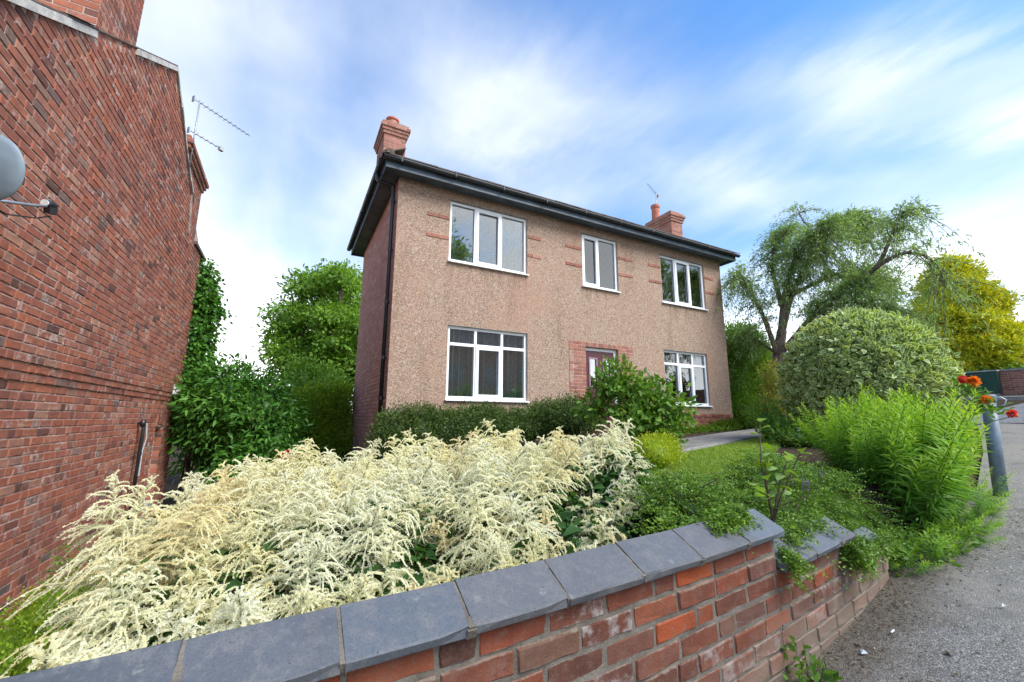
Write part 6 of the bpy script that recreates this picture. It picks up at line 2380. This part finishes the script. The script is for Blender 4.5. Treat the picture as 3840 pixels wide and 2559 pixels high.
lobes = [(-.6, 13.5, 1.5, .9, .8, .9), (.3, 14.5, 2.2, .5, .5, .9), (-1.6, 14.0, 1.2, 1.0, .8, 1.0), (1.0, 14.8, 2.0, .8, .7, .9), (-2.6, 14.5, 1.4, 1.2, 1.0, 1.2)]
shrub('garden_shrubbery', (-.4, 14.2, -.2), lobes, 'mixed olive-green shrubbery behind the laurel and privet', 'shrub', 1500, 9, .11, .045, ML_MID, cr=.13, seed=24, core=.62, nst=8, stem_r=.03)
lobes = [(.25, 6.9, .25, .4, .3, .4), (.75, 6.6, .2, .35, .3, .35), (-.2, 7.0, .15, .4, .3, .4), (-.6, 6.8, .05, .35, .3, .35)]
shrub('fern_bush', (.2, 6.85, -.1), lobes, 'low ferny yellow-green growth between laurel and goat\'s beard', 'shrub', 260, 9, .10, .02, ML_YEL, tmpl=T_LANCE, cr=.10, up=.9, seed=25, core=.6, nst=5, stem_r=.01)


# one red rose behind the plumes, a little lavender by the sapling
rz = empty('red_rose', (rr0[0], rr0[1], float(G(rr0[0], rr0[1]))), 'single dark red rose bloom between the plumes and the laurel', 'rose')
rose_head(rz, rr0, .06, M_RED, 50, 5)
MB().tube([(rr0[0], rr0[1], float(G(rr0[0], rr0[1]))), (rr0[0] + .03, rr0[1], rr0[2] - .3), rr0], [.008, .006, .004], 6).build('stem', M_STEM, rz, smooth=True)
M_LAV = leaf_mat('lavender_floret', [(0, (0.16, 0.10, 0.32)), (1, (0.30, 0.22, 0.52))], trans=.3)
lv0 = pt(2985, 1800, 3.35)
lav = empty('lavender', (lv0[0], lv0[1], ground_at(lv0[0], lv0[1])), 'tiny lavender tuft with purple spikes beside the sapling', 'plant')
rngl = np.random.default_rng(12)
for k in range(9):
    tip = lv0 + np.array([rngl.normal(0, .04), rngl.normal(0, .04), rngl.normal(0, .03)])
    MB().tube([(lv0[0] + rngl.normal(0, .02), lv0[1], ground_at(lv0[0], lv0[1]) - .02), tip], [.003, .002], 4).build('stem', M_STEM, lav)
    d = unit(rngl.normal(size=(22, 3)) + np.array([0, 0, .5]))
    q = tip + np.stack([np.zeros(22), np.zeros(22), rngl.uniform(-.025, .02, 22)], 1)
    V, F, E, kk = leaf_geo(q, d, unit(rngl.normal(size=(22, 3))), .010, .007, T_SMALL)
    leaf_object('flower_spike', lav, [(V, F, E, np.repeat(rngl.random(22), kk))], M_LAV, kind=None)


# ------------------------------------------------------------------ trees
def tree(name, base, limbs, label, mat, twigs, tw_len, leaf_n, L, W, seed, trunk_mat=None, group=None, droop=.6, tmpl=T_LANCE, start=.25, spread=.8):
    """limbs: list of (points, r0, r1, leaf weight); twigs grow from them and carry the leaves"""
    rng = np.random.default_rng(seed)
    r = empty(name, tuple(base), label, 'tree', group)
    tm_ = MB()
    P0, D0, wts = [], [], []
    for i, (pts_, ra, rb_, wgt) in enumerate(limbs):
        pts_ = np.array(pts_, float)
        m = max(6, len(pts_) * 4)
        s = np.linspace(0, 1, len(pts_)); q = np.linspace(0, 1, m)
        sm_ = np.stack([np.interp(q, s, pts_[:, c]) for c in range(3)], 1)
        for _ in range(2):
            sm_[1:-1] = (sm_[:-2] + 2 * sm_[1:-1] + sm_[2:]) / 4
        tm_.tube(sm_, np.linspace(ra, rb_, m), 7, True)
        if wgt:
            k = rng.random(int(twigs * wgt)) ** .8 * (1 - start) + start
            P0.append(np.stack([np.interp(k, q, sm_[:, c]) for c in range(3)], 1))
            T_ = np.gradient(sm_, axis=0)
            D0.append(np.stack([np.interp(k, q, T_[:, c]) for c in range(3)], 1))
    trunk = tm_.build('trunk', trunk_mat or M_BARK, r, smooth=True)
    P0 = np.concatenate(P0); D0 = unit(np.concatenate(D0))
    n = len(P0)
    D = unit(D0 * .45 + unit(rng.normal(size=(n, 3))) * spread + np.array([0, 0, .15]))
    ln = tw_len * rng.uniform(.4, 1.25, n)
    steps = np.linspace(0, 1, 6)
    tw = MB()
    tv, tf_ = [], []
    for i in range(n):
        cpts = P0[i] + D[i] * (ln[i] * steps)[:, None] - np.array([0, 0, 1.0]) * (droop * ln[i] * steps ** 2)[:, None]
        a, f = tube_geo(cpts[[0, 2, 3, 5]], [.010, .007, .005, .002], 3, False)
        b = len(tv)
        tv.extend(a); tf_.extend([tuple(x + b for x in g) for g in f])
    tw.V = [tuple(v) for v in tv]; tw.F = tf_; tw.R = [.5] * len(tv); tw.E = [0] * len(tv); tw.M = [0] * len(tf_)
    tw.build('twigs', trunk_mat or M_BARK, r, kind='stuff')
    ii = np.repeat(np.arange(n), leaf_n)
    t = rng.random(len(ii)) ** .7
    Pp = P0[ii] + D[ii] * (ln[ii] * t)[:, None] - np.array([0, 0, 1.0]) * (droop * ln[ii] * t ** 2)[:, None] + rng.normal(0, .05, (len(ii), 3)) * tw_len
    A = unit(D[ii] + rng.normal(size=(len(ii), 3)) * .7 - np.array([0, 0, droop * .8]))
    N = unit(rng.normal(size=(len(ii), 3)) * .6 + np.array([0, 0, 1.0]))
    ll = L * rng.uniform(.7, 1.25, len(ii))
    V, F, E, k = leaf_geo(Pp, A, N, ll, ll * (W / L), tmpl)
    cl = rng.random(n)
    leaf_object('crown', r, [(V, F, E, np.repeat(np.clip(.5 * cl[ii] + .5 * rng.random(len(ii)), 0, 1), k))], mat)
    return r


def pl(*pts_):
    return [pt(*q) for q in pts_]


wb = pt(2893, 1500, 13.2)
wb[2] = float(H(wb[0], wb[1]))
limbs = [([wb] + pl((2900, 1440, 13.2), (2918, 1330, 13.3), (2932, 1240, 13.4)), .17, .12, 0),
         (pl((2925, 1300, 13.3), (2932, 1180, 13.4), (2945, 1080, 13.5), (2975, 980, 13.3), (3040, 890, 13.0), (3120, 830, 12.8)), .085, .025, 1.2),
         (pl((2935, 1240, 13.4), (2965, 1110, 13.6), (3020, 1000, 13.8), (3090, 900, 13.9), (3200, 800, 14.0), (3250, 840, 14.1)), .08, .025, 1.1),
         (pl((2925, 1330, 13.3), (3010, 1230, 13.0), (3080, 1150, 12.7), (3160, 1090, 12.5), (3230, 1050, 12.4)), .085, .04, 1.0),
         (pl((3230, 1050, 12.4), (3300, 990, 12.3), (3345, 880, 12.2), (3385, 790, 12.1), (3410, 800, 12.1)), .055, .012, .28),
         (pl((3230, 1050, 12.4), (3310, 985, 12.0), (3390, 945, 11.8), (3470, 955, 11.8), (3530, 1010, 11.8), (3545, 1070, 11.8)), .055, .012, .22),
         (pl((2915, 1330, 13.2), (2860, 1180, 13.0), (2810, 1080, 12.8), (2770, 1020, 12.7)), .07, .015, .55),
         (pl((2932, 1150, 13.4), (2895, 1020, 13.6), (2900, 920, 13.6), (2960, 850, 13.6)), .07, .02, .75),
         (pl((3080, 1150, 12.7), (3180, 1130, 12.2), (3280, 1140, 12.0), (3370, 1180, 11.9)), .06, .015, .45),
         (pl((2965, 1110, 13.6), (3100, 1040, 14.2), (3220, 1010, 14.6), (3330, 1050, 14.8)), .06, .015, .8),
         (pl((2918, 1330, 13.3), (2860, 1290, 13.8), (2800, 1250, 14.0)), .05, .012, .25),
         (pl((3090, 900, 13.9), (3010, 830, 14.2), (2990, 780, 14.3)), .03, .008, .10)]
tree('weeping_tree', wb, limbs, 'open weeping pear tree with grey-green drooping foliage beyond the domed shrub', ML_GREY, 165, .95, 46, .095, .024, 41, droop=.95, spread=.75)

# big tree behind the house, left
bt = np.array([2.1, 20.0, -.2])
lobes_bt = []
rgt = random.Random(9)
for k in range(46):
    th_, ph_ = rgt.uniform(0, 6.283), rgt.uniform(-.7, 1.0)
    rr_ = rgt.uniform(.72, 1.0)
    cz_ = 4.9 + 3.15 * ph_ * rr_
    wd_ = 2.95 * math.sqrt(max(.08, 1 - (ph_ * .93) ** 2)) * rr_
    s_ = rgt.uniform(.42, .85)
    lobes_bt.append((1.9 + wd_ * math.cos(th_), 20 + wd_ * math.sin(th_), cz_, s_, s_, s_ * .85))
for q in ((1.9, 20, 4.9, 1.9, 1.9, 2.1), (1.9, 20, 3.2, 1.7, 1.7, 1.2)):
    lobes_bt.append(q)
tr = empty('broadleaf_tree', tuple(bt), 'full mid-green broadleaf tree behind the left side of the pebbledash house', 'tree')
foliage(tr, lobes_bt, 2600, 14, .17, .085, ML_TREE, cr=.17, depth=.45, out=.6, up=.0, droop=.2, seed=43, core=.62, name='crown')
mb = MB()
mb.tube([bt, bt + (0, 0, 2), bt + (-.2, 0, 4.5), bt + (-.4, 0, 6.8)], [.32, .26, .18, .06], 9)
for l in lobes_bt[::3]:
    mb.tube([bt + np.array((-.1, 0, 2.4)), (bt + np.array((-.1, 0, 3)) + np.array(l[:3])) / 2, np.array(l[:3])], [.12, .08, .03], 6)
mb.build('trunk', M_BARK, tr, smooth=True)

# golden conifer and its dark neighbour beyond the far wall
gb = np.array([23.9, 6.35, float(P(23.9)) + .1])


def cone_lobes(b, h, rmax, n, seed, flat=.5):
    rg_ = random.Random(seed)
    out = []
    for k in range(n):
        t = (k + rg_.random()) / n
        prof_ = rmax * (1.0 - t) ** .62 * min(1, .72 + 1.6 * t)
        a = rg_.uniform(0, 6.283)
        rr_ = prof_ * rg_.uniform(.55, .82)
        s = .28 * rmax * (1.15 - .6 * t) * rg_.uniform(.8, 1.2)
        out.append((b[0] + rr_ * math.cos(a), b[1] + rr_ * math.sin(a), b[2] + h * (.08 + .90 * t), s, s, s * flat))
    return out


def conifer(name, b, h, rmax, n, label, mat, clumps, per, L, W, seed, cr):
    r = empty(name, tuple(b), label, 'tree')
    lobes = cone_lobes(b, h, rmax, n, seed)
    MB().tube([b, b + np.array((0, 0, h * .5)), b + np.array((0, 0, h * .97))], [.22, .15, .02], 8).build('trunk', M_BARK, r, smooth=True)
    foliage(r, lobes, clumps, per, L, W, mat, T_LANCE, cr=cr, depth=.4, out=.9, up=.45, jit=.45, seed=seed, core=.7, name='crown', flat=.6)
    # filling mass in the middle of the cone
    ml = [(b[0], b[1], b[2] + h * t, rmax * .62 * (1 - t) ** .6, rmax * .62 * (1 - t) ** .6, h * .14) for t in (.15, .32, .5, .66, .8)]
    leaf_object('inner_crown', r, core_geo(ml, 1.0), mat)
    return r


conifer('golden_conifer', gb, 5.55, 2.35, 170, 'broad golden-yellow conifer rising behind the far brick wall', ML_GOLD, 5200, 9, .17, .06, 44, .09)
conifer('dark_conifer', np.array([27.5, 3.9, float(P(27.5)) + .1]), 5.0, 1.9, 60, 'dark green conifer to the right of the golden one', ML_PINE, 1100, 9, .22, .05, 45, .14)
conifer('dark_conifer', np.array([28.5, 1.2, float(P(28.5)) + .1]), 5.6, 1.9, 60, 'dark green conifer standing furthest along the far wall', ML_PINE, 900, 9, .22, .05, 47, .14)
lobes = [(22.3, 3.0 - k * .9, 3.15, .55, .6, .35) for k in range(5)]
shrub('yellow_hedge', (22.3, 1.5, float(P(22.3)) + .1), lobes, 'low yellow-green hedge showing above the far brick wall', 'hedge', 500, 10, .08, .035, ML_YEL, cr=.09, seed=46, core=.65)
lobes = [(22.2, 4.6 + k * .8, 2.6, .6, .55, .55) for k in range(5)] + [(23.2, 9.0, 3.2, 1.2, 1.2, 1.4), (22.8, 10.8, 3.2, 1.2, 1.2, 1.3)]
shrub('roadside_bush', (22.3, 6.2, float(P(22.3)) + .1), lobes, 'dark mixed bushes behind the green cabinet under the golden conifer', 'shrub', 900, 10, .10, .05, ML_DARK, cr=.12, seed=48, core=.65)

# trees across the street, seen only as reflections in the upper windows
def street_tree(x, y, h, seed, label, lob, mat, clumps):
    b = np.array([x, y, float(P(x)) - .03])
    r = empty('street_tree', tuple(b), label, 'tree', 'trees across the street reflected in the windows')
    lobes = [(x + a, y + c_, b[2] + h * z, s, s, s * .8) for a, c_, z, s in lob]
    foliage(r, lobes, clumps, 14, .26, .12, mat, cr=.3, depth=.6, seed=seed, core=0, name='crown')
    mb = MB(); mb.tube([b, b + np.array((0, 0, h * .4)), b + np.array((.2, 0, h * .8))], [.3, .22, .05], 8)
    for l in lobes:
        mb.tube([b + np.array((0, 0, h * .38)), (b + np.array((0, 0, h * .55)) + np.array(l[:3])) / 2, np.array(l[:3])], [.12, .07, .02], 5)
    mb.build('trunk', M_BARK, r, smooth=True)


street_tree(6.4, -7.6, 11.5, 71, 'airy tall tree across the street, reflected in the first-floor window nearest the downpipe', [(0, 0, .95, 1.3), (1.4, 0, .86, 1.1), (-.9, .4, .82, 1.2), (.6, 0, .7, 1.0), (-1.2, 0, .66, .9)], ML_GREY, 320)
street_tree(21.5, -5.5, 11.0, 72, 'dense tree across the street, reflected in the first-floor window furthest from the downpipe', [(0, 0, .78, 2.0), (2.2, 0, .62, 1.8), (-1.6, 0, .56, 1.5), (.5, .5, .45, 2.0), (3.5, -.5, .50, 1.7)], ML_TREE, 330)


# the other side of the street, behind the camera: what the windows reflect
oh = empty('opposite_house', (12.5, -18, float(P(9.0)) - .05), 'rendered house with tiled roof across the street, reflected in the ground-floor windows', 'house')
oz = float(P(9.0)) - .3
OX = 9.0
MB().box(OX - 3.0, OX + 10.0, -21.0, -15.0, oz, oz + 6.4).build('wall', M_DASH, oh)
MB().add([(OX - 3.3, -14.7, oz + 6.3), (OX + 10.3, -14.7, oz + 6.3), (OX + 10.3, -21.3, oz + 6.3), (OX - 3.3, -21.3, oz + 6.3), (OX - 3.3, -18, oz + 9.4), (OX + 10.3, -18, oz + 9.4)],
         [(0, 1, 5, 4), (2, 3, 4, 5), (1, 2, 5), (3, 0, 4), (3, 2, 1, 0)]).build('roof', M_TILE, oh)
for k in range(4):
    for zz in (1.0, 3.4):
        f = MB().box(OX - 2.0 + k * 3.1, OX - .6 + k * 3.1, -15.0, -14.95, oz + zz, oz + zz + 1.3).build('window', M_ROOMWALL, oh)
        MB().box(OX - 1.92 + k * 3.1, OX - .68 + k * 3.1, -14.949, -14.94, oz + zz + .08, oz + zz + 1.22).build('pane', M_ROOMWALL, f)
lobes = [(-7 + 1.5 * k, -11.5 + .2 * math.sin(k * 1.7), float(P(-7 + 1.5 * k)) + .9, 1.0, .7, 1.1 + .25 * math.sin(k * 2.3)) for k in range(26)]
shrub('street_hedge', (10, -11.5, float(P(10.0)) - .03), lobes, 'long dark hedge across the street, reflected in the ground-floor windows', 'hedge', 900, 8, .16, .08, ML_TREE, cr=.16, seed=81, core=.85, nst=10, stem_r=.03)


# ------------------------------------------------------------------ litter
rng = np.random.default_rng(90)
n = 1500
x = rng.uniform(1.6, 5.6, n)
off = np.abs(rng.normal(0, .28, n)) + .01
y = np.minimum(bound_y(x) - off, wall_y(np.minimum(x, 3.3)) - .012 - off * .6 + np.where(x > 3.3, .25, 0))
z = np.array([pave_z(a, b_) for a, b_ in zip(x, y)]) + .004
a = rng.uniform(0, 6.283, n)
A = np.stack([np.cos(a), np.sin(a), rng.normal(0, .12, n)], 1)
N = unit(np.stack([rng.normal(0, .3, n), rng.normal(0, .3, n), np.ones(n)], 1))
L_ = rng.uniform(.006, .024, n) * np.where(rng.random(n) < .08, 1.8, 1)
V, F, E, k = leaf_geo(np.stack([x, y, z], 1), A, N, L_, L_ * rng.uniform(.12, .55, n), T_SMALL)
lm_ = leaf_mat('dry_litter', [(0, (0.05, 0.035, 0.022)), (.4, (0.12, 0.085, 0.05)), (.75, (0.24, 0.18, 0.105)), (.93, (0.34, 0.28, 0.18)), (1, (0.5, 0.48, 0.42))], trans=.1, rough=.9)
o = leaf_object('leaf_litter', None, [(V, F, E, np.repeat(rng.random(n), k))], lm_)
tag(o, 'dry leaf litter and grit scattered along the foot of the wall', 'litter')
for (px__, py__, sz_, col_, lb_) in ((3240, 2458, .022, (0.55, 0.62, 0.68), 'scrap of pale blue wrapper lying on the pavement'), (3350, 2377, .018, (0.72, 0.71, 0.68), 'white cigarette end lying on the pavement'), (3762, 2281, .016, (0.62, 0.66, 0.5), 'pale fallen petal on the open pavement')):
    d = ray(px__, py__)
    s_ = 0.3
    while d[2] * s_ + CAM_Z > P(d[0] * s_): s_ += .005
    q = d * s_
    z_ = float(P(q[0])) + .008
    mb = MB()
    if 'cigarette' in lb_:
        mb.tube([(q[0] - .02, q[1], z_), (q[0] + .02, q[1] + .004, z_ + .001)], .004, 8)
    else:
        mb.add([(q[0] - sz_, q[1], z_), (q[0], q[1] - sz_ * .7, z_ + .004), (q[0] + sz_ * .9, q[1] - .2 * sz_, z_), (q[0] + .1 * sz_, q[1] + sz_ * .6, z_ + .010), (q[0], q[1], z_ + .014)],
               [(0, 1, 4), (1, 2, 4), (2, 3, 4), (3, 0, 4)])
    o = mb.build('litter_scrap', plain('litter_' + str(px__), col_, .7), None)
    tag(o, lb_, 'litter')
